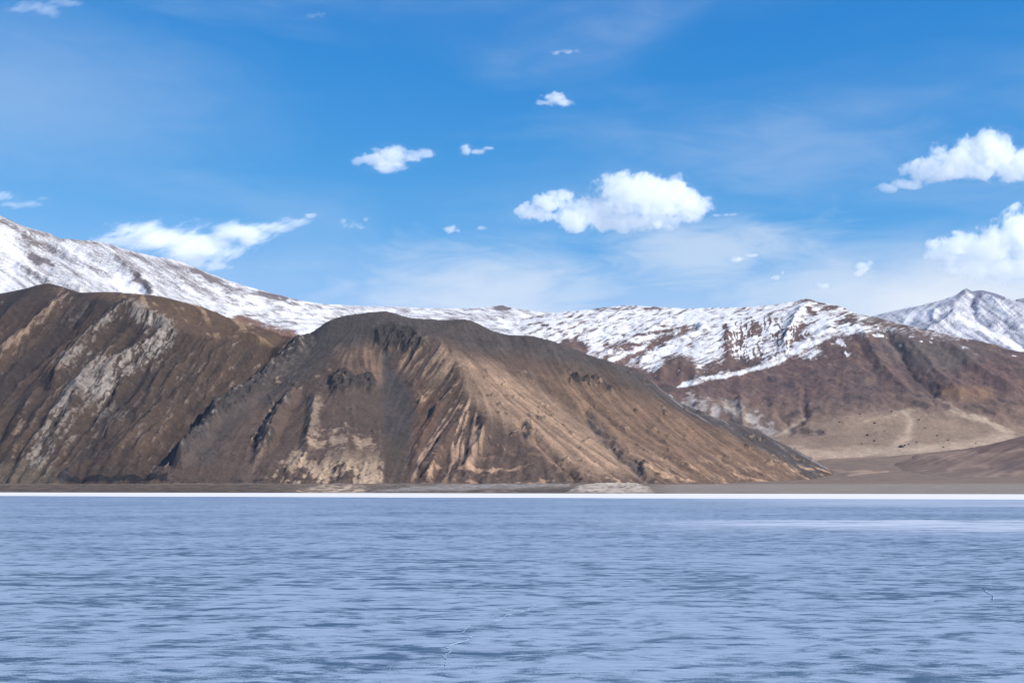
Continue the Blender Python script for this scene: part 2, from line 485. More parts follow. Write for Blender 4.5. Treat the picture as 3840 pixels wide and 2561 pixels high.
def build_main_hill():
    crest = [(1107, 1284, 6350), (1172, 1247, 6330), (1221, 1212, 6300), (1281, 1190, 6300), (1374, 1176, 6300), (1450, 1171, 6280), (1493, 1182, 6280),
             (1553, 1197, 6280), (1673, 1203, 6250), (1749, 1201, 6220), (1777, 1209, 6220), (1826, 1236, 6200), (1896, 1258, 6200), (1989, 1263, 6200), (2060, 1280, 6150),
             (2130, 1304, 6130), (2206, 1336, 6130), (2295, 1360, 6120), (2415, 1407, 6100), (2474, 1461, 6080), (2563, 1520, 6060), (2677, 1568, 6020),
             (2772, 1592, 5980), (2861, 1631, 5940), (2939, 1666, 5900), (3010, 1705, 5860), (3070, 1741, 5820), (3108, 1763, 5800), (3180, 1806, 5760)]
    cap = [(1300, 1240, 6160), (1400, 1232, 6110), (1500, 1230, 6080), (1600, 1245, 6040), (1700, 1290, 5960), (1800, 1300, 6000), (1950, 1330, 5970), (2100, 1372, 5930), (2300, 1440, 5900)]
    chute = [(1452, 1300, 6000), (1440, 1345, 5890), (1465, 1450, 5640), (1488, 1550, 5390), (1490, 1650, 5120), (1482, 1740, 4900), (1480, 1815, 4710)]
    spur = [(1645, 1275, 5960), (1695, 1334, 5760), (1728, 1400, 5600), (1738, 1470, 5440), (1780, 1525, 5320), (1850, 1582, 5200), (1978, 1648, 5060), (2060, 1726, 4890), (2180, 1800, 4720)]
    right = [(2563, 1535, 5990), (2690, 1592, 5900), (2800, 1652, 5810), (2925, 1720, 5670), (3022, 1788, 5520)]
    toe = [(700, 1822, 4740), (900, 1818, 4720), (1200, 1814, 4700), (1480, 1817, 4710), (1700, 1811, 4690), (2000, 1808, 4680), (2200, 1806, 4690), (2450, 1812, 4860), (2700, 1814, 5110), (2950, 1805, 5390), (3040, 1796, 5500)]
    butt = [(1310, 1300, 5990), (1240, 1400, 5720), (1210, 1500, 5470), (1205, 1600, 5220), (1205, 1700, 4990), (1170, 1770, 4830)]
    band = [(1150, 1280, 6220), (1102, 1327, 6150), (995, 1434, 5880), (933, 1488, 5740), (803, 1572, 5430), (750, 1656, 5200), (666, 1725, 4960)]
    basin = [(1600, 1420, 5640), (1610, 1520, 5420), (1640, 1620, 5160), (1660, 1700, 4960)]
    R = Relief(-1900, 1650, 4540, 6900, 5, [crest, cap, chute, spur, right, toe, butt, band, basin],
               [(2000, 1480, 5620), (2200, 1590, 5420), (2400, 1630, 5460), (2300, 1520, 5690), (2600, 1650, 5600), (2400, 1735, 5080), (2700, 1730, 5390), (2200, 1700, 5020), (1820, 1700, 4960),
                (1360, 1420, 5680), (1350, 1560, 5330), (1340, 1690, 5010), (1050, 1560, 5450), (980, 1680, 5080)], seed=1)
    R.behind(crest, [(250, 0.93), (600, 0.6)])
    R.front(toe, 120, 45)
    for (u, v, y) in VALLEY:
        p = world_pt(u, v, y); R.extra([(p[0] - 30, p[1], p[2] - 45), (p[0] - 250, p[1] + 60, p[2] - 160)])
    R.solve()
    U, V = R.U, R.V
    body = smooth(V, 1190, 1300)                      # calm skyline, busy slopes
    fine = R.streak(1, 22, 1); wide = R.streak(4, 46, 2); broad = R.streak(10, 70, 3)
    rough = fbm(R.X / 120, R.Y / 120, 6, 4, 0.55, True)
    # spurs and gullies
    R.Z += stroke_relief(R, [
        ([(1120, 1320), (995, 1434), (933, 1488), (803, 1572), (750, 1656), (680, 1722)], 44, 46), ([(1100, 1490), (1050, 1570), (990, 1670)], 34, 26), ([(1960, 1590), (2060, 1700), (2160, 1790)], 26, -26), ([(2190, 1540), (2250, 1620), (2330, 1710), (2430, 1800)], 34, -30),
        ([(1800, 1590), (1826, 1600), (1790, 1690), (1740, 1760)], 40, 30), ([(1690, 1640), (1640, 1720), (1600, 1790)], 26, 24), ([(1745, 1560), (1660, 1660), (1580, 1760)], 26, 22),
        ([(1640, 1540), (1590, 1640), (1550, 1740)], 24, 20), ([(1700, 1470), (1640, 1560)], 30, 20),
        ([(1100, 1490), (1060, 1560), (1000, 1660)], 26, 22), ([(1180, 1500), (1165, 1600), (1150, 1680)], 34, 24), ([(1040, 1620), (990, 1690), (960, 1730)], 22, 18),
        ([(2450, 1620), (2520, 1690), (2600, 1770)], 30, 14), ([(2600, 1640), (2700, 1720), (2780, 1790)], 24, -12), ([(2310, 1660), (2370, 1720), (2440, 1770)], 26, 16),
        ([(2120, 1420), (2200, 1500), (2300, 1590)], 22, -14), ([(2300, 1450), (2420, 1540), (2560, 1630)], 22, -10), ([(2000, 1400), (2100, 1500), (2220, 1600)], 26, -10),
        ([(1140, 1720), (1080, 1780)], 24, 14), ([(1300, 1640), (1290, 1740), (1300, 1800)], 50, 14)]) * 1.0
    ch_ = R.poly([(1432, 1310), (1452, 1300), (1470, 1390), (1545, 1480), (1562, 1560), (1545, 1822), (1440, 1822), (1428, 1480)], 16, .5)
    n_w = fbm(R.X / 160, R.Y / 160, 3, 57)
    crag = np.clip(R.poly([(1240, 1420), (1300, 1395), (1345, 1420), (1400, 1410), (1415, 1450), (1395, 1480), (1330, 1470), (1250, 1485)], 14)
                   + R.poly([(1400, 1235), (1480, 1215), (1560, 1235), (1600, 1300), (1550, 1330), (1500, 1300), (1450, 1330), (1400, 1300)], 18)
                   + R.stroke([(1150, 1285), (1102, 1327), (995, 1434), (933, 1488), (803, 1572), (750, 1656), (666, 1725)], 34) * 1.3
                   + R.stroke([(1075, 1520), (1010, 1600), (965, 1690)], 24) + R.stroke([(1975, 1600), (1985, 1640)], 24) + R.stroke([(2150, 1425), (2205, 1440)], 18)
                   + R.stroke([(2235, 1420), (2290, 1465)], 18) + R.stroke([(1020, 1660), (1000, 1690)], 22), 0, 1)
    spots = smooth(fbm(R.X / 95 + 1.5 * n_w, R.Y / 150, 4, 55, 0.6) + 0.12 * fbm(R.X / 420, R.Y / 420, 3, 56), 0.26, 0.36) * smooth(V, 1330, 1420) * (1 - smooth(V, 1780, 1810)) * (1 - R.poly([(1432, 1310), (1560, 1480), (1560, 1822), (1430, 1822)], 10, .3))
    R.Z += spots * (fbm(R.X / 30, R.Y / 30, 4, 59, 0.6, True) * 7 + 5)
    low = smooth(V, 1660, 1790)
    low_l = low * smooth(U, 900, 1100) * (1 - smooth(U, 1425, 1445))
    ribs = R.poly([(1560, 1480), (1720, 1440), (1780, 1530), (1830, 1600), (1800, 1700), (1700, 1810), (1530, 1815), (1560, 1640)], 30)
    summit_ribs = R.poly([(1480, 1280), (1640, 1270), (1700, 1350), (1690, 1420), (1600, 1440), (1500, 1390)], 20)
    R.Z += body * (fine * 0.8 + wide * 1.8 + broad * 2.0) * (0.30 + 1.1 * ribs + 1.2 * summit_ribs + 0.25 * (U > 1750)) + body * rough * 5
    R.Z += crag * (fbm(R.X / 58, R.Y / 80, 5, 9, 0.62, True) * 34 + 8) * body
    R.Z += low_l * fbm(R.X / 40, R.Y / 40, 5, 19, 0.62, True) * 15 + low * smooth(U, 1500, 1600) * fbm(R.X / 60, R.Y / 60, 5, 29, 0.55, True) * 7
    R.Z += (1 - body) * (fbm(R.X / 60, R.Y / 60, 4, 33) * 3.5 + np.maximum(fbm(R.X / 40, R.Y / 40, 4, 38, 0.6, True), 0) * 5)
    R.Z += body * fbm(R.X / 22, R.Y / 26, 3, 95, 0.7) * 1.6 + body * np.maximum(fbm(R.X / 34, R.Y / 40, 3, 96, 0.65), 0.12) * 5 * (1 - ch_)
    # geology; some of the left flank's shade is painted into the darker base
    R.paint(srgb(88, 74, 68))
    n1 = fbm(R.X / 200, R.Y / 200, 5, 60)
    R.over(smooth(n1, -0.1, 0.4) * 0.6, srgb(75, 65, 60))
    R.over(smooth(broad, 0.0, 1.6) * 0.5, srgb(98, 83, 74))
    face = R.poly([(1700, 1330), (1860, 1380), (2060, 1480), (2300, 1640), (2440, 1770), (2200, 1790), (2060, 1710), (1960, 1630), (1790, 1530), (1740, 1440)], 40)
    face2 = R.poly([(2000, 1390), (2300, 1460), (2500, 1540), (2700, 1620), (2900, 1720), (3020, 1790), (2900, 1815), (2600, 1815), (2450, 1790), (2300, 1650), (2100, 1480)], 40)
    R.over(face * (0.75 + 0.2 * np.clip(wide, -1, 1)), srgb(158, 132, 111))
    R.over(face2 * (0.5 + 0.15 * np.clip(wide, -1, 1) + 0.3 * fbm(R.X / 90, R.Y / 90, 4, 93)), srgb(138, 111, 90))
    R.over(face2 * low * smooth(wide + fine * 0.6, 0.5, 1.6) * 0.55, CREAM)
    R.over(face2 * smooth(fbm(R.X / 130, R.Y / 260, 4, 71), 0.05, 0.4) * 0.55, srgb(116, 90, 76))
    # cloud shadow on the summit painted as a dark cap; grey scree
    cap_shade = R.poly([(1090, 1290), (1200, 1200), (1400, 1150), (1800, 1180), (2130, 1280), (2420, 1390), (2570, 1510), (2700, 1590), (2660, 1590), (2490, 1490), (2300, 1405), (2060, 1345), (1860, 1312), (1740, 1300), (1640, 1262), (1560, 1290), (1480, 1300), (1350, 1290), (1240, 1330), (1120, 1440), (1020, 1520), (980, 1500), (1060, 1380)], 34)
    R.over(cap_shade * 0.85, srgb(72, 69, 69))
    R.over(cap_shade * smooth(n1, 0.05, 0.4) * 0.6, srgb(84, 77, 74))
    backspur = R.poly([(2330, 1390), (2440, 1420), (2563, 1515), (2677, 1562), (2800, 1595), (2940, 1660), (3110, 1755), (3090, 1790), (3022, 1790), (2925, 1722), (2800, 1655), (2690, 1597), (2560, 1545), (2460, 1480)], 12)
    R.over(backspur * 0.9, srgb(76, 72, 73))
    R.over(backspur * smooth(wide + fine, 0.4, 2.0) * 0.6, srgb(132, 130, 132))
    ch = R.poly([(1432, 1310), (1452, 1300), (1470, 1390), (1545, 1480), (1562, 1560), (1545, 1640), (1530, 1700), (1480, 1720), (1440, 1640), (1428, 1480)], 16, .5)
    redfan = R.poly([(1550, 1440), (1600, 1430), (1650, 1470), (1640, 1560), (1600, 1650), (1550, 1700), (1556, 1560)], 24)
    R.over(redfan * 0.8, srgb(104, 80, 68))
    R.over(R.stroke([(1680, 1325), (1705, 1400), (1715, 1480), (1745, 1530), (1790, 1600)], 34) * 0.85, srgb(70, 58, 53))  # shaded side of the spur painted as a dark strip
    R.over(ch * (0.95 - 0.5 * smooth(V, 1560, 1690)) * (0.85 + 0.3 * n1), srgb(66, 65, 68))
    ch2 = R.poly([(1440, 1650), (1540, 1650), (1540, 1740), (1500, 1822), (1440, 1822), (1432, 1730)], 14, .5)
    R.over(ch2 * 0.8, srgb(76, 68, 62))
    R.over(R.stroke([(2215, 1560), (2260, 1640), (2330, 1715), (2430, 1800)], 30) * 0.9, srgb(100, 90, 86))
    R.over(R.poly([(1240, 1470), (1420, 1470), (1420, 1600), (1330, 1560)], 40) * 0.5, srgb(78, 71, 68))
    # pale outcrops low on the left
    pale = smooth(fbm(R.X / 110, R.Y / 110, 5, 80, 0.6) + 0.25 * fine * 0.5 + R.poly([(1240, 1690), (1430, 1660), (1430, 1800), (1410, 1825), (1150, 1815), (1180, 1740)], 30) * 0.55, 0.12, 0.42)
    R.over(smooth(pale + 0.8 * fbm(R.X / 30, R.Y / 30, 4, 92, 0.65), 0.4, 0.8) * low_l * 0.9, CREAM)
    patchy = fbm(R.X / 34, R.Y / 34, 4, 91, 0.65)
    for p in ([(1250, 1650), (1280, 1660)], [(1345, 1655), (1380, 1665)], [(1170, 1660), (1200, 1665)], [(1095, 1760), (1120, 1720)]):
        k_ = R.stroke(p, 46)
        R.over(smooth(k_ + 0.9 * patchy, 0.35, 0.85) * smooth(k_, 0.0, 0.25) * 0.75, CREAM)
    k_ = R.stroke([(1185, 1520), (1170, 1620)], 44)
    R.over(smooth(k_ + 0.9 * patchy, 0.3, 0.9) * smooth(k_, 0.0, 0.25) * 0.65, srgb(146, 130, 116))
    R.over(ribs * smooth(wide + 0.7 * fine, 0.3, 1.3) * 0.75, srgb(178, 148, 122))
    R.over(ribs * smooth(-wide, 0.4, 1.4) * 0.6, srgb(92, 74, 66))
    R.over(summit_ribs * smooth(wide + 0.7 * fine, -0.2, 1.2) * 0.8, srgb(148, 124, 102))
    R.over(R.poly([(1270, 1310), (1400, 1300), (1428, 1360), (1430, 1430), (1360, 1390), (1270, 1370)], 34) * smooth(wide, -0.8, 1.4) * 0.7, srgb(140, 114, 94))
    R.over(low * smooth(U, 1540, 1600) * smooth(fbm(R.X / 70, R.Y / 70, 4, 90), 0.12, 0.35) * 0.8, srgb(176, 146, 120))
    R.over(smooth(crag * 0.8 + 0.6 * fbm(R.X / 40, R.Y / 40, 4, 17), 0.3, 0.6) * 0.85, srgb(58, 55, 56))
    R.over(crag * smooth(fbm(R.X / 36, R.Y / 36, 4, 27), 0.15, 0.4) * 0.8 * (U < 1150), srgb(138, 132, 128))
    R.over(spots * smooth(fbm(R.X / 28, R.Y / 28, 3, 58), -0.15, 0.3) * 0.8, srgb(78, 70, 68))
    R.over(spots * smooth(-fbm(R.X / 28, R.Y / 28, 3, 58), 0.1, 0.35) * 0.7, srgb(158, 136, 116))
    leftdark = R.poly([(660, 1730), (760, 1640), (900, 1500), (1010, 1420), (1010, 1500), (880, 1600), (800, 1740), (700, 1760)], 30)
    R.over(leftdark * 0.6, srgb(70, 66, 67))
    sl = R.beds(38, 9, 130, 7) * (U > 1700) * (1 - ribs)
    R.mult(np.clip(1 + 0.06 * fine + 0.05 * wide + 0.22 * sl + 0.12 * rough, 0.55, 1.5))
    # dark ledge with its shade painted in, and white salt along the old waterline
    ledge = R.stroke([(240, 1803), (520, 1803), (900, 1806), (1100, 1808), (1290, 1806)], 9, .5)
    R.over(ledge * smooth(fbm(R.X / 30, R.Y / 30, 3, 97), -0.2, 0.3) * 1.2, srgb(60, 57, 58))
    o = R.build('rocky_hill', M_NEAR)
    tag(o, 'large brown rocky hill with dark flat summit and grey scree chute, in the middle', 'hill', 'structure')

build_main_hill()


# ------------------------------------------------------------------ the long brown hill on the left
def build_left_hill():
    crest = [(-500, 1130, 7200), (-200, 1120, 7050), (0, 1104, 7000), (77, 1090, 7000), (180, 1063, 7000), (230, 1075, 6950), (298, 1098, 6900), (428, 1096, 6850), (536, 1105, 6820), (604, 1113, 6800), (689, 1136, 6800),
             (765, 1159, 6780), (842, 1190, 6760), (918, 1220, 6740), (995, 1239, 6720), (1109, 1281, 6680), (1300, 1330, 6640)]
    inner = [(489, 1160, 6480), (560, 1203, 6360), (650, 1253, 6250), (765, 1280, 6250), (918, 1291, 6310), (1050, 1302, 6400)]
    toe = [(-800, 1824, 4760), (-400, 1822, 4740), (0, 1822, 4730), (250, 1821, 4720), (480, 1820, 4735), (700, 1823, 4745), (1000, 1828, 4750)]
    rib = [(650, 1253, 6250), (490, 1373, 5960), (380, 1415, 5800), (306, 1440, 5720), (222, 1540, 5440), (180, 1640, 5180), (130, 1740, 4920)]
    R = Relief(-3200, -850, 4560, 7700, 5.5, [crest, inner, toe, rib, VALLEY],
               [(700, 1210, 6560), (850, 1245, 6560), (0, 1250, 6420), (0, 1380, 6020), (0, 1520, 5600), (0, 1660, 5180), (-400, 1300, 6300), (-400, 1500, 5650), (-400, 1680, 5100), (230, 1250, 6350), (230, 1380, 5980),
                (420, 1560, 5480), (420, 1680, 5130), (640, 1420, 5880), (560, 1550, 5500), (400, 1250, 6320), (700, 1380, 6050)], seed=2)
    R.behind(crest, [(300, 0.92), (700, 0.6)])
    R.front(toe, 120, 45)
    R.extra([(-950, 5000, -60), (-850, 5500, 0)])
    R.solve()
    U, V = R.U, R.V
    body = smooth(V, 1090, 1190)
    fine = R.streak(1, 20, 5); wide = R.streak(4, 42, 6)
    # tilted beds: bands that dip to the lower left through the whole hill
    b1 = R.beds(-52, 46, 420, 23, 2); b2 = R.beds(-52, 12, 110, 24); b3 = R.beds(-48, 5, 34, 25)
    rough = fbm(R.X / 110, R.Y / 110, 6, 14, 0.55, True)
    front = smooth(V - (1240 + 0 * U), -120, 60)
    R.Z += body * stroke_relief(R, [
        ([(225, 1796), (520, 1796), (700, 1798), (900, 1801)], 10, 12), ([(470, 1160), (400, 1230), (310, 1320), (200, 1440)], 46, 60), ([(250, 1100), (180, 1190), (90, 1290), (0, 1350)], 44, 60), ([(340, 1120), (240, 1250), (110, 1370), (0, 1470)], 32, -46),
        ([(100, 1090), (40, 1170), (-30, 1260)], 34, 24), ([(600, 1270), (500, 1330), (380, 1420)], 26, 18), ([(300, 1470), (250, 1580), (200, 1680)], 46, 40), ([(460, 1430), (430, 1540), (400, 1600)], 46, 34), ([(490, 1165), (580, 1200), (655, 1258)], 30, 26),
        ([(560, 1400), (430, 1560), (330, 1700)], 30, -22), ([(120, 1500), (70, 1600), (10, 1690)], 34, 20), ([(740, 1420), (560, 1580), (420, 1720)], 26, 14), ([(850, 1400), (650, 1560), (480, 1720)], 24, 12), ([(1000, 1340), (800, 1460), (640, 1580)], 24, -10)])
    back = R.poly([(300, 1090), (620, 1100), (900, 1200), (1130, 1280), (1050, 1300), (770, 1275), (640, 1235), (520, 1165)], 20)
    uneven = 0.35 + 1.1 * smooth(fbm(R.X / 260, R.Y / 260, 4, 83), -0.25, 0.4)
    front = front * (1 - 0.85 * back)
    R.Z += body * (b1 * 30 * front + b2 * 5 * front * uneven + b3 * 1.5 * front * uneven + rough * 10 + fbm(R.X / 60, R.Y / 60, 5, 84, 0.62, True) * 9 * front + wide * 0.8 + fine * 0.5)
    pale_zone = np.clip(R.stroke([(520, 1170), (640, 1245), (560, 1320), (470, 1385), (330, 1430), (260, 1530), (210, 1640), (140, 1740)], 75) * 1.5
                        + R.stroke([(480, 1150), (360, 1270), (240, 1400)], 50) * 1.2 + R.stroke([(400, 1420), (400, 1560)], 110) * 1.3 + R.stroke([(330, 1130), (260, 1200)], 40), 0, 1.2)
    R.Z += body * (fbm(R.X / 22, R.Y / 26, 3, 99, 0.7) * 1.8 + np.maximum(fbm(R.X / 36, R.Y / 44, 3, 100, 0.65), 0.1) * 6)
    R.Z += body * pale_zone * fbm(R.X / 48, R.Y / 70, 5, 79, 0.62, True) * 15
    R.Z += (1 - body) * fbm(R.X / 60, R.Y / 60, 4, 34) * 4
    R.paint(srgb(67, 56, 51))
    n1 = fbm(R.X / 220, R.Y / 220, 5, 61)
    R.over(smooth(n1, -0.1, 0.4) * 0.6, srgb(56, 49, 48))
    R.over(smooth(b1, 0.02, 0.3) * 0.5 * front, srgb(84, 69, 58))
    R.over(back * 0.8, srgb(88, 71, 58))
    R.over(back * smooth(wide + 2 * fbm(R.X / 200, R.Y / 200, 3, 66), 0.5, 1.6) * 0.8, srgb(142, 120, 96))
    grit = fbm(R.X / 26, R.Y / 26, 4, 78, 0.65)
    pmask = smooth(pale_zone * 0.62 + b2 * 0.8 + b1 * 0.5 + b3 * 0.5 + grit * 0.5, 0.42, 0.95)
    R.over(pmask * (0.45 + 0.5 * uneven), srgb(140, 134, 129))
    tanz = np.clip(R.stroke([(240, 1105), (150, 1220), (60, 1310), (-20, 1370)], 44) * 1.4 + R.stroke([(430, 1345), (330, 1400)], 40) + R.stroke([(80, 1600), (60, 1690)], 50) * 1.2 + R.stroke([(60, 1430), (0, 1480)], 40), 0, 1.2)
    R.over(smooth(tanz * 0.6 + b2 * 0.8 + b3 * 0.5 + grit * 0.4, 0.4, 0.9) * 0.7, srgb(140, 120, 104))
    dark = np.clip(R.stroke([(330, 1130), (220, 1250), (90, 1370), (-20, 1460)], 44) + R.stroke([(560, 1400), (430, 1570), (300, 1720)], 40) + R.stroke([(90, 1100), (0, 1180)], 40), 0, 1)
    R.over(smooth(dark + b2 * 0.5, 0.3, 0.8) * 0.8, srgb(47, 43, 45))  # shadow sides of the ribs painted as dark bands
    wisp = smooth(b2 + 0.3 * b1 + 0.5 * b3, 0.22, 0.5) * smooth(V, 1280, 1380) * (1 - smooth(V, 1760, 1810))
    R.over(wisp * 0.45 * (1 - back), srgb(112, 102, 96))
    speck = smooth(fbm(R.X / 26, R.Y / 26, 3, 77), 0.36, 0.5) * smooth(V, 1350, 1450)
    R.over(speck * 0.9, srgb(60, 56, 58))
    R.over(R.stroke([(-20, 1500), (70, 1512), (110, 1500)], 9, .3) * 1.3, srgb(66, 60, 60))
    # scree apron and ledges near the shore, ledge shade painted near black
    apron = R.poly([(-100, 1790), (60, 1740), (180, 1760), (230, 1800), (230, 1840), (-100, 1840)], 24)
    R.over(apron * 0.6, srgb(94, 86, 76))
    ledge = R.stroke([(225, 1803), (520, 1803), (650, 1804), (900, 1808)], 13, .4)
    R.over(smooth(ledge + 1.0 * fbm(R.X / 40, R.Y / 60, 4, 98, 0.6), 0.2, 0.6) * smooth(ledge, 0, .2), srgb(38, 37, 42))
    R.over(R.stroke([(250, 1775), (225, 1815)], 18, .4) * 1.3, srgb(58, 56, 60))
    R.mult(np.clip(1 + 0.04 * fine + (0.24 * b2 + 0.26 * b3) * uneven * (1 - 0.85 * back) + 0.18 * rough + 0.15 * fbm(R.X / 50, R.Y / 50, 4, 94, 0.65), 0.5, 1.6))
    o = R.build('brown_hill', M_NEAR)
    tag(o, 'brown hill with pale tilted rock bands filling the left, below the snowy slope', 'hill', 'structure')

build_left_hill()


# ------------------------------------------------------------------ snowy mountain on the left, long snowfield behind the hills
def build_snow_mountain():
    crest = [(-700, 500, 9300), (-300, 660, 9300), (0, 811, 9300), (99, 857, 9300), (214, 884, 9300), (268, 903, 9350), (367, 907, 9400), (459, 933, 9400), (566, 968, 9450), (666, 979, 9500), (734, 1010, 9500), (811, 1044, 9550), (887, 1079, 9600), (979, 1098, 9600),
             (1071, 1121, 9650), (1148, 1144, 9650), (1224, 1149, 9700), (1368, 1158, 9800), (1490, 1163, 9900), (1608, 1169, 9900), (1749, 1171, 9900), (1826, 1159, 9900), (1858, 1152, 9900), (1885, 1146, 9900), (1924, 1166, 9900), (1989, 1176, 9900), (2054, 1183, 9900), (2180, 1180, 9950), (2400, 1190, 10000)]
    foot = [(-600, 1150, 8000), (0, 1140, 7900), (300, 1140, 7900), (600, 1160, 7900), (800, 1215, 7900), (1000, 1290, 7900), (1200, 1310, 7900), (1600, 1300, 8100), (2000, 1330, 8300), (2300, 1350, 8500)]
    R = Relief(-5200, 1000, 7650, 11000, 9, [crest, foot],
               [(180, 960, 8900), (60, 1010, 8500), (400, 1040, 8600), (600, 1070, 8650), (800, 1120, 8700), (1000, 1180, 8700), (1300, 1210, 9000), (1600, 1220, 9000), (1900, 1215, 9100), (2150, 1230, 9200)], seed=4)
    R.behind(crest, [(350, 0.9), (900, 0.6)])
    R.front(foot, 200, 150)
    R.solve()
    U, V = R.U, R.V
    body = smooth(V, 790 + np.clip(U, 0, 1250) * 0.29, 850 + np.clip(U, 0, 1250) * 0.29)
    fine = R.streak(1, 24, 1); wide = R.streak(4, 50, 2); broad = R.streak(9, 70, 3)
    rough = fbm(R.X / 260, R.Y / 260, 6, 5, 0.55, True)
    R.Z += body * stroke_relief(R, [([(0, 838), (92, 891), (184, 922), (306, 983), (421, 1040)], 26, 50), ([(214, 890), (291, 952), (428, 1037), (540, 1090)], 34, -44), ([(367, 915), (450, 990), (528, 1052), (566, 1090)], 26, 34),
                             ([(77, 1010), (176, 1060), (300, 1095)], 30, 44), ([(566, 975), (640, 1040), (700, 1090)], 26, 20), ([(734, 1015), (820, 1080), (900, 1120)], 24, 18), ([(60, 900), (140, 1000), (240, 1060)], 30, -26)])
    R.Z += body * (fine * 0.8 + wide * 1.0 + broad * 1.5 + rough * 7) + (1 - body) * fbm(R.X / 90, R.Y / 90, 4, 35) * 5
    R.base()
    R.paint(srgb(108, 102, 106))
    R.over(smooth(fbm(R.X / 200, R.Y / 200, 4, 62), -0.1, 0.4) * 0.6, srgb(94, 88, 92))
    d1 = R.beds(33, 14, 190, 31); d2 = R.beds(30, 5, 50, 32)
    right = smooth(U, 640, 1000)
    lat = R.beds(8, 9, 60, 33)
    snow = 0.54 + (1 - right) * (0.36 * d1 + 0.36 * d2) + right * (0.24 + 0.5 * lat + 0.3 * d2)
    snow += R.stroke([(250, 930), (330, 985), (430, 1045), (560, 1100)], 46) * 0.3 + R.stroke([(0, 900), (60, 990), (0, 1080)], 60) * .2
    edge = R.stroke([(0, 826), (99, 862), (214, 892), (367, 914), (566, 976), (734, 1018), (887, 1086), (1071, 1126)], 16, .3)
    snow -= edge * 0.22
    for p, wd, am in (([(80, 890), (184, 925), (306, 985), (421, 1040)], 20, 0.30), ([(510, 1040), (566, 1095)], 18, 0.75), ([(120, 960), (150, 985)], 16, 0.8), ([(165, 975), (195, 992)], 12, 0.7), ([(620, 1000), (720, 1060), (800, 1110)], 26, 0.2),
                      ([(730, 1012), (800, 1050), (860, 1085)], 18, 0.4), ([(77, 1005), (176, 1052)], 14, 0.3), ([(440, 960), (520, 1030)], 18, 0.35), ([(980, 1098), (1070, 1120)], 14, .5)):
        snow -= R.stroke(p, wd) * am
    for p in ([(905, 1205), (960, 1225)], [(1010, 1250), (1075, 1270)], [(1085, 1265), (1125, 1285)]):
        k_ = R.stroke(p, 40)
        snow -= k_ * (0.75 + 0.9 * fbm(R.X / 60, R.Y / 90, 4, 87, 0.65))
        R.over(k_ * 1.5, srgb(112, 88, 78))
    snow -= right * smooth(rough, 0.2, 0.6) * 0.25
    snow -= smooth(U, 1840, 1870) * (1 - smooth(U, 1900, 1930)) * (1 - smooth(V, 1152, 1170)) * 0.7
    o = R.build('snowy_mountain', M_FAR, np.clip(snow, 0, 1.2))
    tag(o, 'long snow covered mountain sloping down from the left edge to behind the hills', 'mountain', 'structure')

build_snow_mountain()


